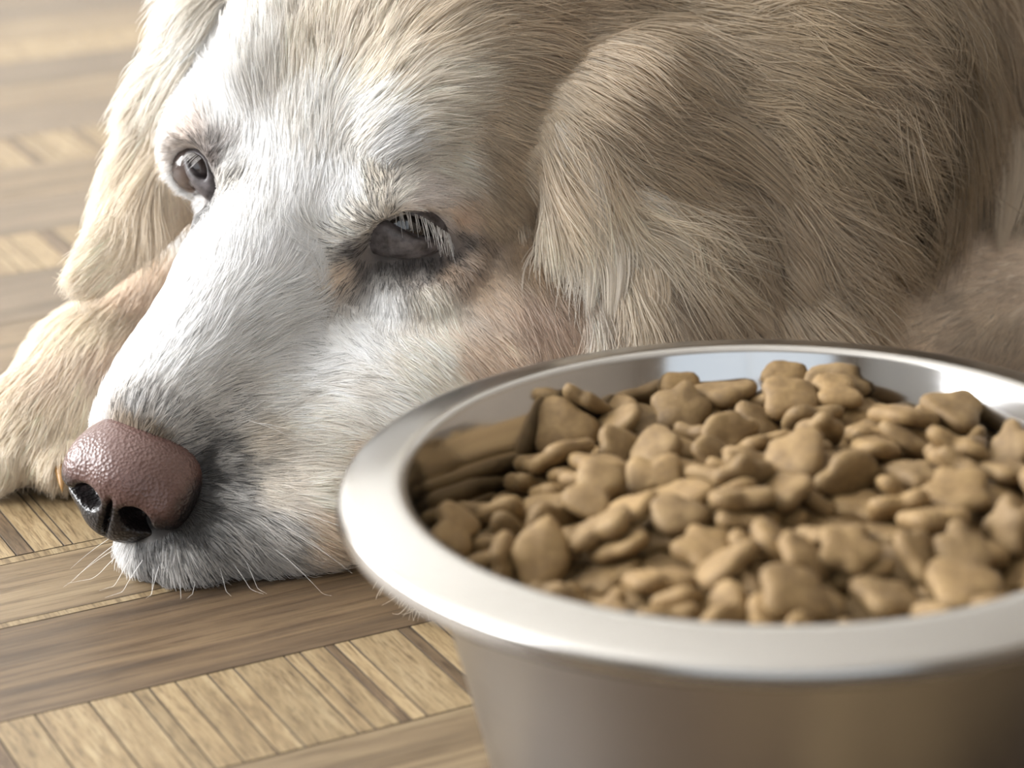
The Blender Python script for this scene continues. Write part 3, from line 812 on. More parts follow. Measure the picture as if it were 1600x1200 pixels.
T -= nrm * (T * nrm).sum(1)[:, None]
T /= np.linalg.norm(T, axis=1)[:, None] + 1e-9
ln, lift, colr, dk = A[:, 0], A[:, 1], A[:, 2:5], A[:, 5]
short = np.clip((18 - ln) / 8, 0, 1)
ln, lift = ln * (1 - 0.12 * short), lift * (1 - 0.30 * short)
B = np.cross(nrm, T)
# clumps: cells on the surface share their lean and wave
def hash_clump(p, size):
    w = p + 0.35 * size * np.stack([np.sin(p[:, 1] / size * 1.7), np.sin(p[:, 2] / size * 1.9), np.sin(p[:, 0] / size * 1.3)], 1)
    _, inv = np.unique(np.floor(w / size).astype(np.int64), axis=0, return_inverse=True)
    return inv.ravel()
long_ = np.clip((ln - 12) / 20, 0, 1)
c1 = hash_clump(root, 3.2)
c2 = hash_clump(root + 50, 9.0)
def per(c, cols=1): return rng.normal(size=(c.max() + 1, cols))[c]
def mean(c, x):
    out = np.zeros((c.max() + 1, x.shape[1])); m_ = np.bincount(c)
    for a in range(x.shape[1]): out[:, a] = np.bincount(c, x[:, a])
    return (out / np.maximum(m_, 1)[:, None])[c]
j1, j2 = per(c1, 4), per(c2, 4)
ang = 0.09 * rng.normal(size=n) + 0.07 * j1[:, 0] + 0.13 * j2[:, 0] * (0.4 + long_)
Td = T * np.cos(ang)[:, None] + B * np.sin(ang)[:, None]
Bd = np.cross(nrm, Td)
ln = ln * np.clip(1 + 0.22 * rng.normal(size=n) + 0.12 * j1[:, 1], 0.35, 1.6)
lift = np.clip(lift * (1 + 0.35 * rng.normal(size=n) + 0.3 * j2[:, 1] * long_), 0.05, 0.9)
K = 7
t = np.linspace(0, 1, K)[None, :, None]
L3, lf = ln[:, None, None], lift[:, None, None]
wav = long_[:, None, None] * 0.06 * L3 * np.sin(5.5 * t + j2[:, 2][:, None, None] * 2) * t * np.sign(j2[:, 3])[:, None, None]
pts = root[:, None, :] + L3 * (Td[:, None, :] * (t * (1 - 0.12 * t)) + nrm[:, None, :] * (lf * (1.15 * t - 0.75 * t * t))) + Bd[:, None, :] * wav
pts[:, :, 2] -= (long_[:, None] * 0.10 * ln[:, None] * (np.linspace(0, 1, K) ** 2)[None, :])      # long hair hangs
pull1 = (mean(c1, root) - root); pull2 = (mean(c2, root) - root)
pts += pull1[:, None, :] * (0.55 * t ** 1.5) + pull2[:, None, :] * (0.45 * long_[:, None, None] * t ** 1.6)
pts[:, :, 2] = np.maximum(pts[:, :, 2], 0.5)
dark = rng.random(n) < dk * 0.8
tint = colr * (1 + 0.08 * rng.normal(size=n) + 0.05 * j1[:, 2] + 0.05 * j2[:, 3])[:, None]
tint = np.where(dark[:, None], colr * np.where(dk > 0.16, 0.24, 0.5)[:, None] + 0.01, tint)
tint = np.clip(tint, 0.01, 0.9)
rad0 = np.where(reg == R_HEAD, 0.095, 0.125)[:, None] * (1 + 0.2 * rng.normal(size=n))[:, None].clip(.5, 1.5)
rad = rad0 * (1.0 - 0.8 * np.linspace(0, 1, K) ** 2)[None, :]
inhead = np.isin(reg, (R_HEAD,))
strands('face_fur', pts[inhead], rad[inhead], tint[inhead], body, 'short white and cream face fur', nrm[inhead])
inear = np.isin(reg, (R_EARL, R_EARR))
strands('ear_fur', pts[inear], rad[inear], tint[inear], body, 'long wavy cream ear feathering', nrm[inear])
rest = ~inhead & ~inear
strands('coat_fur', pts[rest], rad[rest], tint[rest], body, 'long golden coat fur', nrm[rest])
# the skin takes the coat's colour
_, VA = guide(bv, breg)
sk = np.clip(VA[:, 2:5] * 0.92 * (1 - 0.6 * VA[:, 5:6]), 0, 1)
body.data.attributes.new('tint', 'FLOAT_COLOR', 'POINT').data.foreach_set('color', np.concatenate([sk, np.ones((len(bv), 1))], 1).astype(np.float32).ravel())
nt = SKIN.node_tree
at = N(nt, 'ShaderNodeAttribute', attribute_name='tint')
nt.links.new(at.outputs['Color'], nt.nodes['Principled BSDF'].inputs['Base Color'])

# separate locks that lie over the coat
def lock(path, width, num, ln_tail, colr, up0=3.0):
    pts_ = []
    for px, py in path:
        d = ray(px, py)
        hit, nr_, fi, dist = bvh.ray_cast(Vector(CC), Vector(d))
        if hit is None: hit, nr_, fi, dist = bvh.find_nearest(Vector(CC + d * (pts_[-1][2] if pts_ else 870)))
        pts_.append((np.array(hit), np.array(nr_), float(np.linalg.norm(np.array(hit) - CC))))
    c = np.array([p[0] for p in pts_]); nn = np.array([p[1] for p in pts_])
    s = np.linspace(0, len(c) - 1, 11)
    ip = lambda A: np.stack([np.interp(s, np.arange(len(c)), A[:, a]) for a in range(3)], 1)
    for _ in range(1):
        c2, n2_ = ip(c), ip(nn)
    c2[1:-1] = (c2[:-2] + 2 * c2[1:-1] + c2[2:]) / 4
    n2_ /= np.linalg.norm(n2_, axis=1)[:, None]
    tg_ = np.gradient(c2, axis=0); sd = np.cross(n2_, tg_); sd /= np.linalg.norm(sd, axis=1)[:, None] + 1e-9
    q = np.linspace(0, 1, 11)
    prof_ = np.clip(1.05 - 0.55 * q - 0.35 * q ** 3, .08, 1) * np.clip(q * 2.2 + .45, 0, 1)
    out = []
    for i in range(num):
        o1, o2 = rng.normal() * .5, abs(rng.normal()) * .4
        st, en = rng.random() * .45, 1 - rng.random() * .22
        pos = c2 + sd * (width * o1 * prof_)[:, None] + n2_ * (up0 * np.sin(np.pi * (0.12 + 0.75 * q)) + width * .5 * o2 * prof_)[:, None]
        w = np.linspace(st, en, 9) * 10
        out.append(np.stack([np.interp(w, np.arange(11), pos[:, a]) for a in range(3)], 1))
    return np.array(out), np.tile(colr, (num, 1)) * (1 + .09 * rng.normal(size=(num, 1))), np.tile(n2_.mean(0), (num, 1))
LOCKS = [
 ([(872, 190), (912, 262), (932, 325), (926, 420), (914, 535)], 5, 200, 0, CREAM * .6 + WHITE * .4), ([(985, 300), (1030, 322), (1064, 366), (1076, 420), (1082, 480)], 5, 240, 0, CREAM * .6 + WHITE * .4),
 ([(1000, 250), (1060, 268), (1112, 320), (1132, 400), (1126, 500)], 7, 360, 0, TAN), ([(945, 340), (962, 430), (950, 530)], 6, 220, 0, CREAM * .7 + WHITE * .3), ([(1010, 400), (1022, 470), (1010, 535)], 7, 300, 0, CREAM * .6 + TAN * .4),
 ([(1100, 300), (1172, 368), (1192, 450), (1232, 515)], 8, 320, 0, TAN), ([(1200, 330), (1262, 410), (1310, 482)], 8, 300, 0, TAN), ([(1240, 250), (1325, 330), (1372, 425)], 8, 300, 0, TAN * .8 + CREAM * .2),
 ([(1060, 180), (1160, 220), (1250, 300), (1290, 380)], 9, 300, 0, TAN * .8 + GOLD * .2), ([(1150, 70), (1280, 110), (1370, 190)], 9, 300, 0, TAN * .6 + GOLD * .4), ([(1280, 30), (1380, 70), (1415, 150)], 9, 260, 0, TAN),
 ([(1490, 60), (1475, 180), (1480, 300)], 8, 260, 0, GOLD * .5 + TAN * .5), ([(1530, 180), (1500, 290), (1490, 400)], 9, 300, 0, TAN * .6 + CREAM * .4), ([(1570, 160), (1580, 280), (1560, 400)], 9, 300, 0, TAN * .5 + CREAM * .5), ([(1560, 20), (1530, 90), (1545, 170)], 9, 260, 0, GOLD),
 ([(1230, 380), (1262, 450), (1292, 502)], 9, 260, 0, TAN * .8 + CREAM * .2), ([(1290, 330), (1328, 410), (1346, 468)], 9, 260, 0, TAN * .8 + CREAM * .2), ([(1325, 290), (1362, 365), (1376, 432)], 9, 260, 0, TAN), ([(1130, 430), (1172, 485), (1205, 532)], 9, 260, 0, TAN * .7 + CREAM * .3),
 ([(1180, 400), (1165, 470), (1180, 530)], 8, 260, 0, TAN), ([(1090, 420), (1100, 490), (1085, 545)], 7, 260, 0, TAN * .8 + CREAM * .2),
]
lk = [lock(*a) for a in LOCKS]
lp = np.concatenate([a[0] for a in lk])
strands('coat_locks', lp, 0.11 * (1 - 0.75 * np.linspace(0, 1, 9) ** 2)[None, :].repeat(len(lp), 0), np.concatenate([a[1] for a in lk]), body, 'loose wavy cream locks on ear and coat', np.concatenate([a[2] for a in lk]))
# lashes and whiskers
def lashes(name, pt, loop, k0, k1, num, ln_, dx, dy, colr, r0, label, up=1.2):
    tt = np.linspace(k0, k1, num) + rng.normal(size=num) * 0.05
    L = resample(loop, 480)
    base = L[(tt * 480 / len(loop)).astype(int) % 480]
    p0 = pt(base, up)
    out = []
    for p in p0:
        dirn = unit((dx + rng.normal() * .12) * CR - dy * CU - 0.45 * CF)
        l_ = ln_ * (1 + .2 * rng.normal())
        s = np.linspace(0, 1, 6)[:, None]
        out.append(p + dirn * l_ * s + CF * (0.35 * l_) * s ** 2 - CU * 0.15 * l_ * s ** 2)
    out = np.array(out)
    rd = r0 * (1 - 0.8 * np.linspace(0, 1, 6) ** 1.5)[None, :].repeat(num, 0)
    strands(name, out, rd, np.tile(colr, (num, 1)) * (1 + .1 * rng.normal(size=(num, 1))), body, label)
lashes('eyelashes', EPL[0], [(604, 358), (606, 352), (612, 342), (626, 336), (662, 343), (696, 364), (714, 381), (694, 381), (664, 378), (636, 370)], 3.0, 5.9, 46, 7.5, .25, 1, WHITE, 0.13, 'white upper eyelashes')
lashes('eyelashes', EPR[0], [(288, 243), (293, 239), (303, 240), (316, 249), (323, 262), (324, 274), (320, 281), (311, 279), (301, 268), (293, 256)], 0.0, 3.0, 22, 5.0, -.7, .5, GREY, 0.11, 'pale upper eyelashes')
wp = []
for (px, py, dx, dy, l_) in ((190, 862, -.7, .8, 22), (175, 845, -.9, .6, 20), (165, 835, -.8, .75, 24), (205, 870, -.4, 1, 18), (225, 872, -.5, .9, 20), (250, 878, -.2, 1, 14), (280, 884, .1, 1, 13), (310, 884, -.3, 1, 15), (340, 876, .3, 1, 16), (380, 868, .5, .9, 18), (420, 850, .8, .5, 26), (430, 820, .9, .4, 28), (460, 800, .95, .25, 30), (440, 770, .95, .2, 28), (400, 800, .9, .45, 26), (390, 660, 1, .15, 20), (380, 655, .95, .3, 18), (155, 815, -.9, .7, 20), (240, 880, .1, 1, 12), (360, 875, .6, .7, 18)):
    d = ray(px, py)
    hit, nr_, fi, dist = bvh.ray_cast(Vector(CC), Vector(d))
    if hit is None: hit, nr_, fi, dist = bvh.find_nearest(Vector(CC + d * 815))
    s = np.linspace(0, 1, 8)[:, None]
    dirn = unit(dx * CR - dy * CU + 0.35 * np.array(nr_))
    q = np.array(hit) + dirn * l_ * s - np.array([0, 0, 1.0]) * (l_ * .18) * s ** 2
    q[:, 2] = np.maximum(q[:, 2], 0.6)
    wp.append(q)
wp = np.array(wp)
strands('whiskers', wp, 0.10 * (1 - 0.85 * np.linspace(0, 1, 8))[None, :].repeat(len(wp), 0), np.tile(WHITE, (len(wp), 1)), body, 'thin pale whiskers')
# ------------------------------------------------------------------ kibble shapes
def kibble_outline(kind, n=28):
    a = np.arange(n) * 2 * math.pi / n
    c, s = np.cos(a), np.sin(a)
    if kind == 'bone':                      # two lobes at each end
        r = 1 / np.sqrt((c / 9.0) ** 2 + (s / 5.6) ** 2)
        r *= 1 + 0.16 * np.cos(4 * a + math.pi) * 1.0 - 0.10 * (np.abs(s) > 0.93)
        x, y = r * c, r * s
    elif kind == 'star':
        r = 7.6 * (1 + 0.15 * np.cos(5 * a))
        x, y = r * c, r * s
    elif kind == 'clover':
        r = 7.6 * (1 + 0.13 * np.cos(4 * a))
        x, y = r * c * 1.08, r * s * 0.96
    elif kind == 'heart':
        r = 7.6 * (1 + 0.14 * np.cos(3 * a) + 0.05 * np.cos(a))
        x, y = r * c * 1.08, r * s
    elif kind == 'fish':
        r = 1 / np.sqrt((c / 9.2) ** 2 + (s / 6.0) ** 2)
        r *= 1 - 0.30 * np.exp(-((np.abs(a - math.pi) - 0.55) / 0.28) ** 2)
        x, y = r * c, r * s
    else:                                   # lozenge
        r = 1 / (np.abs(c / 9.6) ** 1.5 + np.abs(s / 6.4) ** 1.5) ** (1 / 1.5)
        x, y = r * c, r * s
    return x, y
KINDS = ('bone', 'star', 'clover', 'heart', 'fish', 'lozenge')
def kibble_mesh(kind, seed=0, n=28, th=4.4):
    x, y = kibble_outline(kind, n)
    q = np.random.default_rng(seed + 100)
    ph = q.random(6) * 6.28
    a = np.arange(n) * 2 * math.pi / n
    wob = 1 + 0.035 * np.sin(2 * a + ph[0]) + 0.03 * np.sin(3 * a + ph[1]) + 0.02 * np.sin(7 * a + ph[2])
    x, y = x * wob, y * wob
    vs, fs = [], []
    prof = [(0.45, 0.5), (0.80, 0.44), (0.95, 0.27), (1.0, 0.0), (0.96, -0.26), (0.82, -0.43), (0.45, -0.5)]
    bend = q.normal() * 0.008
    for (f, h) in prof:
        for i in range(n):
            vs.append((x[i] * f, y[i] * f, h * th * (1 + 0.10 * math.sin(3 * a[i] + ph[3] + 4 * f)) + bend * (x[i] * f) ** 2))
    k = len(prof)
    for r in range(k - 1):
        for i in range(n):
            j = (i + 1) % n
            fs.append((r * n + j, r * n + i, (r + 1) * n + i, (r + 1) * n + j))
    top, bot = len(vs), len(vs) + 1
    vs += [(0, 0, 0.53 * th), (0, 0, -0.53 * th)]
    for i in range(n):
        j = (i + 1) % n
        fs += [(top, i, j), (bot, (k - 1) * n + j, (k - 1) * n + i)]
    return vs, fs
def heap_z(u, v):
    r = math.hypot(u, v)
    return 89 - 15 * (min(u, 0) / 85) ** 2 + 4 * max(u, 0) / 90 + 3 * v / 90 - 15 * (r / 88) ** 2.5

# settled places of the pieces: shape, variant, x, y, z from the bowl centre (mm), quaternion, size
KIBBLE = """
1 1 -41.8 -16.8 66.2 0.968 0.078 -0.166 -0.169 1.16
5 1 -10.2 16.9 76.5 0.222 -0.125 -0.925 0.283 1.17
5 1 27.8 32.7 73.4 0.945 0.016 0.122 0.302 1.15
3 0 64 -46 65.4 0.96 -0.129 -0.246 0.028 1.01
2 1 -37.4 -38.7 64.6 0.799 0.001 -0.171 0.577 1.04
0 0 11.9 5.2 76.2 0.592 0.201 0.328 0.708 1.04
5 1 15.4 -43.3 69.1 0.136 0.075 0.019 -0.988 0.99
3 0 -22.9 34.1 71.3 0.413 -0.15 -0.039 0.897 1.16
0 1 16.7 -55.8 68.1 0.462 -0.064 -0.34 0.817 1.04
5 1 -72.9 -20.4 58.1 0.944 0.005 0.321 0.083 1.16
5 1 27 49 71.4 0.677 -0.073 0.002 -0.732 1.02
2 0 46 -30.3 69 0.92 0.036 0.072 0.383 1
1 1 72 -22.9 64.5 0.036 -0.107 0.039 -0.993 1.07
4 0 -77.4 -4.5 53.7 0.453 -0.468 0.422 -0.63 1.16
3 0 34.4 75.2 67.9 0.315 -0.734 -0.404 -0.446 1.02
0 0 -4.2 -62 66.3 0.017 -0.874 -0.45 0.183 1
5 0 71.8 17.1 71.5 0.986 0.013 0.164 0.033 1.08
5 0 -22.3 23.6 74.5 0.365 -0.916 -0.163 -0.021 1.05
4 1 14.1 88.3 80.1 0.308 -0.836 -0.408 -0.199 1.03
2 1 34.3 18.5 73.4 0.078 0.583 -0.808 0.029 1.03
3 0 -36 16.7 68.9 0.881 -0.014 -0.189 -0.434 1.06
2 1 -24.8 -22.7 69 0.259 -0.043 -0.117 0.958 0.99
2 0 69.6 -36.7 67.5 0.429 0.8 0.401 -0.127 1.03
1 1 -28.2 -7.3 71.3 0.752 -0.117 -0.149 0.631 1.07
0 1 48.8 35.3 70.5 0.416 -0.027 -0.178 -0.891 1.01
1 0 17.6 19.1 76.9 0.377 -0.782 -0.496 0.038 1.13
0 0 60.2 -28 68.8 0.727 -0.122 -0.202 0.645 1.07
2 1 -25.3 -61.1 65 0.969 -0.025 0.191 -0.157 1.04
1 0 -17.6 -21.8 75 0.548 0.106 -0.117 0.821 0.99
0 1 -70.5 -6.1 56.9 0.285 -0.641 -0.708 0.078 1
2 0 4.6 -52.7 70.1 0.653 0.063 -0.419 0.628 1.17
0 0 3.9 61.5 75.7 0.802 -0.026 0.286 -0.524 1
3 1 -52.4 -5.8 63.2 0.639 0.197 -0.111 -0.735 1.02
0 0 8.3 -79.2 73.5 0.092 0.727 0.58 0.355 1.02
5 0 -7.3 74.5 68.9 0.633 0.218 -0.557 -0.492 1.13
0 1 -14.6 46.8 72.4 0.057 0.178 -0.032 0.982 1.06
5 1 -64.6 39.3 62.1 0.818 -0.085 -0.021 -0.568 1.01
4 1 29 82.9 78.8 0.168 -0.075 -0.543 0.819 1.11
3 1 -10.5 -48.1 70.6 0.405 -0.813 0.404 -0.106 1.01
5 1 3.2 2.1 73.2 0.866 0.03 -0.044 -0.498 1.14
0 1 46 -13.6 71.6 0.991 0.084 0.1 -0.029 1.11
0 0 -52 36.4 65.7 0.915 -0.236 0.124 0.304 1.18
3 0 13.2 34 79 0.883 -0.142 0.114 0.433 1.12
1 0 47 -27 74.2 0.775 -0.051 0.041 -0.629 1.18
5 1 -22.1 4.4 77.5 0.136 -0.147 -0.115 0.973 1.1
1 0 60.8 49.7 69.9 0.769 -0.503 -0.279 0.278 1.03
3 1 -15.9 -52.9 69.1 0.803 0.185 -0.464 0.325 1.09
0 0 -5.5 -25.8 74.1 0.815 -0.175 0.299 -0.465 1.05
5 0 6.7 -64.2 66.8 0.054 0.234 -0.555 0.796 1.03
4 1 60.1 0.3 76.1 0.002 -0.958 0.245 0.151 1.16
0 0 2.6 -13.4 72.2 0.996 0.008 -0.039 0.08 1.07
0 1 -66.5 -7.7 59.9 0.43 -0.189 0.252 -0.846 1.1
4 1 40.7 25.7 75.1 0.46 -0.046 0.247 0.852 1
4 0 -4.9 50.9 77.6 0.164 -0.093 0.455 -0.87 1
3 1 -38.1 -14.8 73.5 0.871 0.035 -0.185 -0.454 0.99
1 0 18 -38.5 75.3 0.73 0.131 -0.041 -0.669 1.04
5 1 -33.4 -52.1 63.9 0.178 -0.039 0.202 -0.962 1.11
0 0 -69.1 4 61.2 0.483 0.634 0.406 -0.446 1.11
4 0 -31.8 62.3 70.1 0.098 0.162 -0.191 -0.963 1.08
4 1 -60.5 46.4 65.4 0.786 -0.105 0.18 0.583 1.18
5 1 -6.7 26.4 75.1 0.912 -0.178 0.205 0.307 1.06
1 0 25 2.8 74.2 0.296 0.002 0.005 -0.955 1.05
5 1 -53.3 21.7 67.2 0.327 -0.091 -0.183 0.922 1.14
5 0 79.8 8 74.7 0.911 -0.168 0.105 -0.361 1.12
5 0 -44 4.8 68.5 0.028 -0.063 0.136 0.988 1.16
5 0 25.4 -34.5 73 0.093 0.457 0.826 0.317 1.12
2 1 -2.4 18.2 79.9 0.168 -0.24 0.131 -0.947 1.04
4 1 41.3 10.3 79.2 0.048 -0.435 -0.896 0.072 1.19
1 0 41.3 47.1 70.6 0.006 -0.08 -0.081 -0.994 0.99
1 0 -55.8 -5.9 67.6 0.576 0.21 -0.118 -0.781 1.16
2 1 49.2 -67 78.1 0.089 0.646 0.744 -0.145 1.15
0 1 -29.2 -55 71.4 0.105 0.034 -0.3 -0.948 1.12
0 0 -29.6 -36 72.8 0.123 0.987 0.103 -0.021 1.16
5 1 -26.3 74.1 71.7 0.565 -0.003 -0.153 0.811 0.99
0 0 -36.7 45.7 74.2 0.678 0.429 -0.075 0.592 1.06
1 0 -75.4 -6.2 65.2 0.715 -0.236 -0.005 0.658 1.04
0 1 39.9 -18.2 79.5 0.279 -0.026 -0.11 -0.953 1.19
0 1 74.2 -2.8 76 0.881 0.191 0.138 -0.41 1
1 1 13.7 -25.3 78.4 0.967 -0.132 0.04 0.213 1.17
1 1 -22.8 -74.2 67.9 0.608 -0.048 -0.446 0.655 1.02
5 1 -68.8 14.9 68.7 0.729 -0.413 -0.192 -0.511 1.06
4 1 10.8 -71.8 68.2 0.763 -0.1 -0.615 0.17 1.02
2 0 -46.8 52 68.1 0.447 0.167 -0.186 -0.859 1.18
2 0 23.4 -53.8 74.5 0.831 0.087 0.135 0.533 1.16
1 0 48.2 -2.8 80.2 0.927 0.213 0 -0.31 1.13
1 0 -6.4 -7.9 76.4 0.266 -0.021 0.166 0.949 1.06
5 1 32.6 33.5 78.5 0.653 -0.123 -0.046 -0.746 1.06
4 0 68.8 -34 75.5 0.838 -0.107 0.244 0.476 1.18
1 0 51 53.7 71.7 0.967 -0.082 0.241 0.013 1.07
4 1 -50.2 -59.2 65.6 0.786 0.137 -0.345 -0.495 1.07
1 1 -17.1 69.6 77.3 0.115 -0.241 -0.906 -0.328 1.11
2 0 -56.2 8 67.9 0.091 0.353 -0.578 -0.73 1.1
4 0 -0.7 -40.1 71.7 0.164 0.266 -0.025 0.95 1.07
0 0 -27.8 19.8 78 0.009 -0.072 -0.353 0.933 1.01
5 1 79.6 27.1 71.7 0.328 -0.369 -0.366 0.789 1.15
0 1 38.3 -49 69.6 0.3 0.16 0.24 0.909 1.07
5 0 67.6 -14.3 73.3 0.599 0.271 0.023 0.753 1.12
3 0 -0.3 33.3 76.1 0.126 0.899 0.341 -0.242 1.04
2 1 -4.8 80 78.1 0.995 -0.063 -0.007 0.082 1.17
4 1 -80 9.7 62.5 0.604 -0.329 0.512 -0.514 1.17
4 1 40.8 -69.2 69 0.569 -0.66 -0.46 0.169 1.07
2 1 35.6 63 72.6 0.268 0.016 -0.274 0.924 1.15
5 0 -58.4 -15.7 71.2 0.694 0.345 -0.363 0.517 1.16
0 1 34.8 5 76.7 0.187 0.892 -0.144 -0.384 0.99
5 0 -71.1 27 65.4 0.979 -0.171 0.078 0.075 1.12
2 0 -35.9 -0.9 76.5 0.965 -0.083 -0.202 0.145 1.05
5 0 -9.6 39 75 0.184 -0.319 0.233 -0.9 1.07
1 0 28.8 -16.5 74.3 0.973 -0.102 0.007 -0.209 1.18
0 1 -7.5 -8.4 82.2 0.986 -0.153 0.002 0.067 1.13
0 1 -69 9.5 65.2 0.271 0.266 0.699 -0.606 1.05
2 1 4.4 -0.7 80.3 0.68 0.195 -0.136 -0.693 1
0 0 30.1 -67.5 71.3 0.864 0.078 -0.413 0.278 1.17
2 1 33.4 -37.1 77.2 0.65 0.382 0.204 0.624 1.08
0 1 18.7 59.7 76.9 0.905 -0.392 -0.031 0.163 1.16
3 0 -43.8 24.3 73.2 0.698 -0.072 0.266 0.661 1.17
2 1 13.6 68.3 81.2 0.026 -0.416 0.888 0.196 1.07
0 1 32.8 -9.6 79.3 0.006 0.087 -0.379 -0.921 1.09
1 0 51.4 13.2 79.9 0.757 0.009 0.426 0.494 1.14
5 1 -34.8 63.3 76.3 0.392 -0.303 -0.171 0.851 1.07
5 0 -26.1 41.1 76.8 0.633 0.199 -0.072 -0.745 1.17
4 0 21.6 11.8 79.6 0.652 0.722 0.162 0.162 1.15
1 0 83.1 -12.8 71.3 0.367 -0.536 -0.17 0.741 1.07
4 0 -17.6 -64.2 71.2 0.651 0.631 0.008 0.421 1.06
0 0 -47.9 38 70.5 0.143 -0.088 -0.243 -0.955 1.03
4 0 68.5 -20.4 77.9 0.599 -0.146 0.184 -0.766 1.1
1 0 -5.9 5.9 81.6 0.643 -0.348 -0.492 -0.473 1.01
1 0 -61.9 -53.7 67.3 0.079 -0.553 -0.632 0.538 1.18
0 1 -0.8 -29.2 77.9 0.652 0.238 0.213 0.688 1.19
0 0 3.9 44.8 76.4 0.943 -0.244 -0.067 0.214 1.02
3 0 -63.7 -23.6 60.6 0.864 0.028 0.198 0.461 1.16
2 1 -42.1 -64.2 68.1 0.907 -0.213 -0.323 0.168 0.99
2 0 -51.8 42.2 75.7 0.258 0.947 -0.048 0.185 1.11
0 0 -43.1 -12.8 77.2 0.964 -0.026 -0.247 -0.091 1.14
3 0 74.2 -3.7 81.5 0.151 0.061 -0.228 0.96 1.13
0 0 46 -45.1 69.8 0.366 0.1 0.286 0.88 1.07
0 1 27 72 80.4 0.689 0.057 -0.024 0.722 1.12
5 1 54.8 60.2 74.1 0.315 0.188 0.119 0.922 0.99
1 1 57.2 -20.5 77.4 0.547 -0.575 0.583 -0.177 1
0 1 -80.6 4 70.3 0.605 -0.054 0.316 -0.729 1.06
0 0 -16.5 84.5 75.5 0.289 -0.611 0.608 0.416 1.05
1 0 -50.5 -34.2 65.1 0.889 0.149 0.381 0.205 1.06
5 1 1.2 -73.6 69.7 0.532 0.393 -0.07 0.747 1.18
3 0 78.7 13.7 79.1 0.532 0.036 0.267 0.803 0.99
3 0 -23.4 -8.1 78.4 0.572 0.025 0.113 -0.812 0.98
0 0 -56.1 -64.6 75.4 0.902 -0.32 0.272 0.101 1.07
0 0 -25.1 -43.9 70.3 0.783 -0.305 0.12 0.529 1.14
4 1 33.3 50.6 76 0.848 -0.067 0.068 0.522 1.13
5 0 -9.3 1.1 77.2 0.325 0.226 0.773 -0.495 0.99
2 0 43.1 53.2 80.3 0.061 -0.018 -0.99 0.127 1.12
4 1 -44.4 71.7 79.9 0.891 -0.167 0.275 0.32 1.04
0 1 -34.6 74 73.1 0.309 0.415 0.03 -0.855 1.03
0 1 52.3 20.7 82.9 0.903 -0.309 0.188 -0.231 1.14
5 0 -4.2 -59.3 73.4 0.849 0.234 0.102 0.462 1.1
4 1 43.7 -36.5 78.4 0.698 0.154 0.162 -0.68 1.11
2 1 72.4 30.2 77 0.266 -0.282 0.922 0.018 1.07
0 1 -44.1 12 77.1 0.83 0.211 -0.148 0.495 1.2
3 0 21.8 -75.9 73.3 0.962 -0.059 0.003 -0.268 1.14
4 0 18.8 43 80.1 0.642 -0.253 0.312 0.653 1.1
2 0 54.4 33.9 77.9 0.131 0.792 -0.567 0.187 1.11
2 0 -41.2 32.4 76.1 0.977 -0.103 0.067 -0.173 1.04
5 1 58.6 -43.5 68.9 0.213 0.47 -0.253 -0.818 1.07
3 0 -13.9 -37.5 77 0.386 -0.315 -0.04 0.866 1.14
2 0 77.9 -16.9 74.2 0.064 -0.805 0.244 -0.536 1.11
3 1 57.9 58.4 79.4 0.91 0.127 0.061 0.39 1.13
4 0 -58.7 52.4 69.2 0.779 -0.095 0.081 0.615 1
2 0 0.6 -57.2 78.6 0.253 -0.856 -0.444 0.082 1.14
5 0 42.6 42.1 77 0.961 -0.017 0.276 -0.006 1.02
5 0 5.2 -39.7 80 0.291 0.461 -0.817 -0.188 1.18
4 0 -56.5 -29.3 64 0.185 -0.903 -0.286 0.263 1.18
1 0 -13.5 57.2 72.5 0.166 -0.312 -0.33 -0.875 1
4 1 -43.6 -44 66.9 0.411 0.248 0.021 -0.877 1.05
5 1 10.4 79.9 74.4 0.065 -0.13 0.373 0.916 1.16
2 0 -54.4 -51 71.9 0.083 -0.119 -0.809 0.569 1.15
4 0 68.1 27.9 79.9 0.509 0.349 -0.038 -0.786 1.08
4 1 -67.3 -12.7 68.8 0.526 -0.572 -0.576 0.254 1.07
4 0 -11.3 -79.3 70.9 0.241 -0.025 -0.966 -0.088 1.06
1 1 15.4 -39.1 81.1 0.98 0.18 0.082 -0.026 0.98
3 0 9.6 18.1 84.1 0.261 -0.745 0.614 -0.002 1.04
3 1 41.1 -52.3 76.7 0.577 0.034 0.101 -0.81 1.16
2 0 64.5 11.2 79.6 0.573 -0.106 -0.017 -0.813 1.06
5 1 -30.3 -78.4 71.8 0.398 -0.012 0.545 0.738 1.12
3 1 -50.9 64.2 75.2 0.442 -0.887 0.134 -0.023 1.11
"""

KIBM, nt, b = material('kibble_biscuit')
tc = N(nt, 'ShaderNodeTexCoord'); oi = N(nt, 'ShaderNodeObjectInfo')
ns = N(nt, 'ShaderNodeTexNoise', Scale=260.0, Detail=6.0, Roughness=0.65)
n2 = N(nt, 'ShaderNodeTexNoise', Scale=1500.0, Detail=3.0)
for q in (ns, n2): nt.links.new(tc.outputs['Object'], q.inputs['Vector'])
cr = ramp(nt, [(0.25, lin(94, 72, 42)), (0.5, lin(122, 97, 60)), (0.8, lin(141, 116, 76))])
nt.links.new(ns.outputs['Fac'], cr.inputs[0])
hs = N(nt, 'ShaderNodeHueSaturation')
mr = N(nt, 'ShaderNodeMapRange'); mr.inputs[3].default_value, mr.inputs[4].default_value = 0.82, 1.12
nt.links.new(oi.outputs['Random'], mr.inputs[0]); nt.links.new(mr.outputs[0], hs.inputs['Value']); nt.links.new(cr.outputs[0], hs.inputs['Color'])
nt.links.new(hs.outputs[0], b.inputs['Base Color'])
b.inputs['Roughness'].default_value = 0.72
bp = N(nt, 'ShaderNodeBump', Strength=0.35, Distance=0.0006)
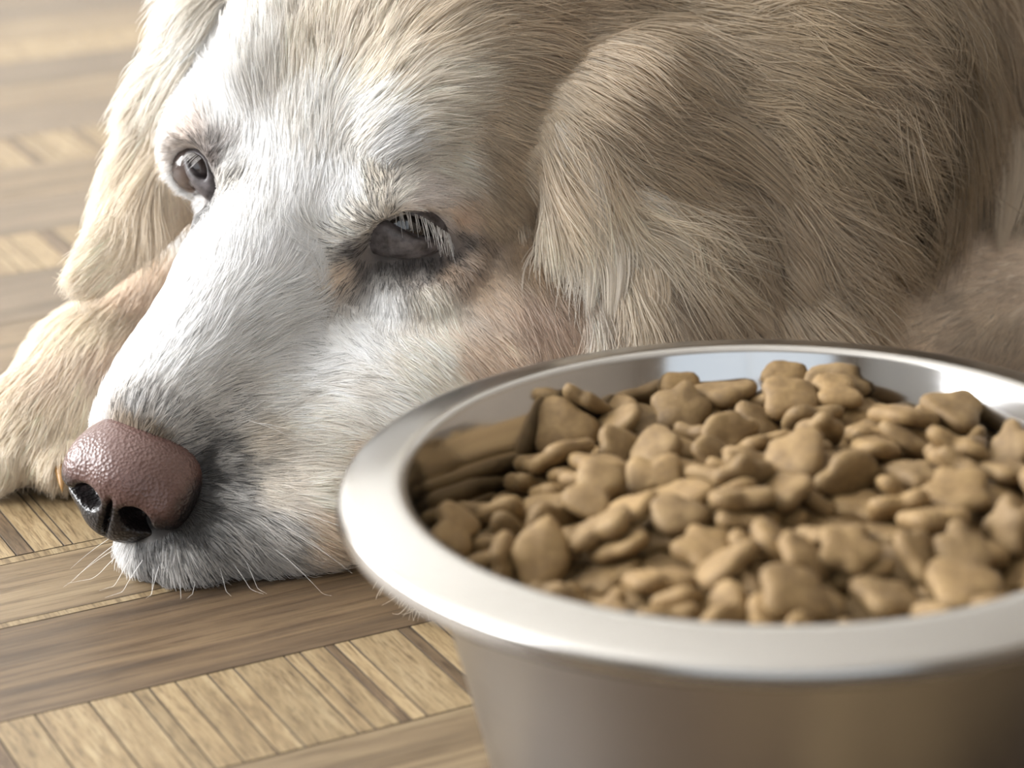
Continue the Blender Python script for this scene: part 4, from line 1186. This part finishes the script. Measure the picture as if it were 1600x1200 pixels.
nt.links.new(n2.outputs['Fac'], bp.inputs['Height']); nt.links.new(bp.outputs[0], b.inputs['Normal'])
SHAPE_WORD = {'bone': 'bone-shaped', 'star': 'star-shaped', 'clover': 'four-lobed', 'heart': 'three-cornered', 'fish': 'fish-shaped', 'lozenge': 'lozenge-shaped'}
_kme = {}
_same = {}
def kib(kind, var, u, v, z, quat, s, label=None):
    if (kind, var) not in _kme:
        vs, fs = kibble_mesh(kind, var)
        me = bpy.data.meshes.new('kibble')
        me.from_pydata([(a * .001, c * .001, d * .001) for a, c, d in vs], [], fs)
        me.polygons.foreach_set('use_smooth', [True] * len(me.polygons))
        me.materials.append(KIBM); me.update()
        _kme[kind, var] = me
    o = bpy.data.objects.new('kibble', _kme[kind, var])
    COL.objects.link(o)
    o.rotation_mode = 'QUATERNION'
    o.rotation_quaternion = quat
    o.location = ((BC[0] + u) * .001, (BC[1] + v) * .001, z * .001)
    o.scale = (s, s, s)
    up = abs((o.rotation_quaternion @ Vector((0, 0, 1))).z)
    pose = 'lying flat' if up > 0.93 else ('tilted' if up > 0.6 else 'standing on edge')
    r = math.hypot(u, v)
    clock = ('twelve', 'one', 'two', 'three', 'four', 'five', 'six', 'seven', 'eight', 'nine', 'ten', 'eleven')[round(math.degrees(math.atan2(u, v)) / 30) % 12]
    if r < 16: place = 'at the very centre of the bowl'
    else: place = (f'close to the centre toward {clock}', f'halfway out toward {clock}', f'near the rim toward {clock}', f'against the bowl wall at {clock}')[0 if r < 36 else 1 if r < 56 else 2 if r < 72 else 3] + " o'clock"
    text = f'{SHAPE_WORD[kind]} tan kibble {pose} {place}'
    tag(o, text, 'kibble', 'kibble heaped in the steel bowl')
    _same.setdefault(text, []).append(o)
    return o
for line in KIBBLE.split('\n'):
    if line.strip():
        a = [float(x) for x in line.split()]
        kib(KINDS[int(a[0])], int(a[1]), a[2], a[3], a[4], a[5:9], a[9])
for text, os_ in _same.items():
    if len(os_) > 1:                                   # alike neighbours: say which one lies higher, then how large
        os_.sort(key=lambda q: -q.location.z)
        for q, w in zip(os_, ('upper one', 'lower one', 'lowest one')):
            q['label'] = text + ', ' + w
# what fills the bowl below the pieces in view
vs, fs, G = [], [], 48
for i in range(G):
    for j in range(16):
        r, an = 84.0 * j / 15, 2 * math.pi * i / G
        u, v = r * math.cos(an), r * math.sin(an)
        z = heap_z(u, v) - 15.5 + 1.5 * math.sin(u * .7) * math.cos(v * .6)
        rm = min(r, 75 + (z - 26) / 4.3)
        vs.append((BC[0] + rm * math.cos(an), BC[1] + rm * math.sin(an), z))
for i in range(G):
    for j in range(15):
        i2 = (i + 1) % G
        fs.append((i * 16 + j, i * 16 + j + 1, i2 * 16 + j + 1, i2 * 16 + j))
tag(new_mesh('kibble_layer', vs, fs, KIBM), 'tan kibble crumbs filling the bowl beneath the loose pieces', 'kibble', None, 'stuff')
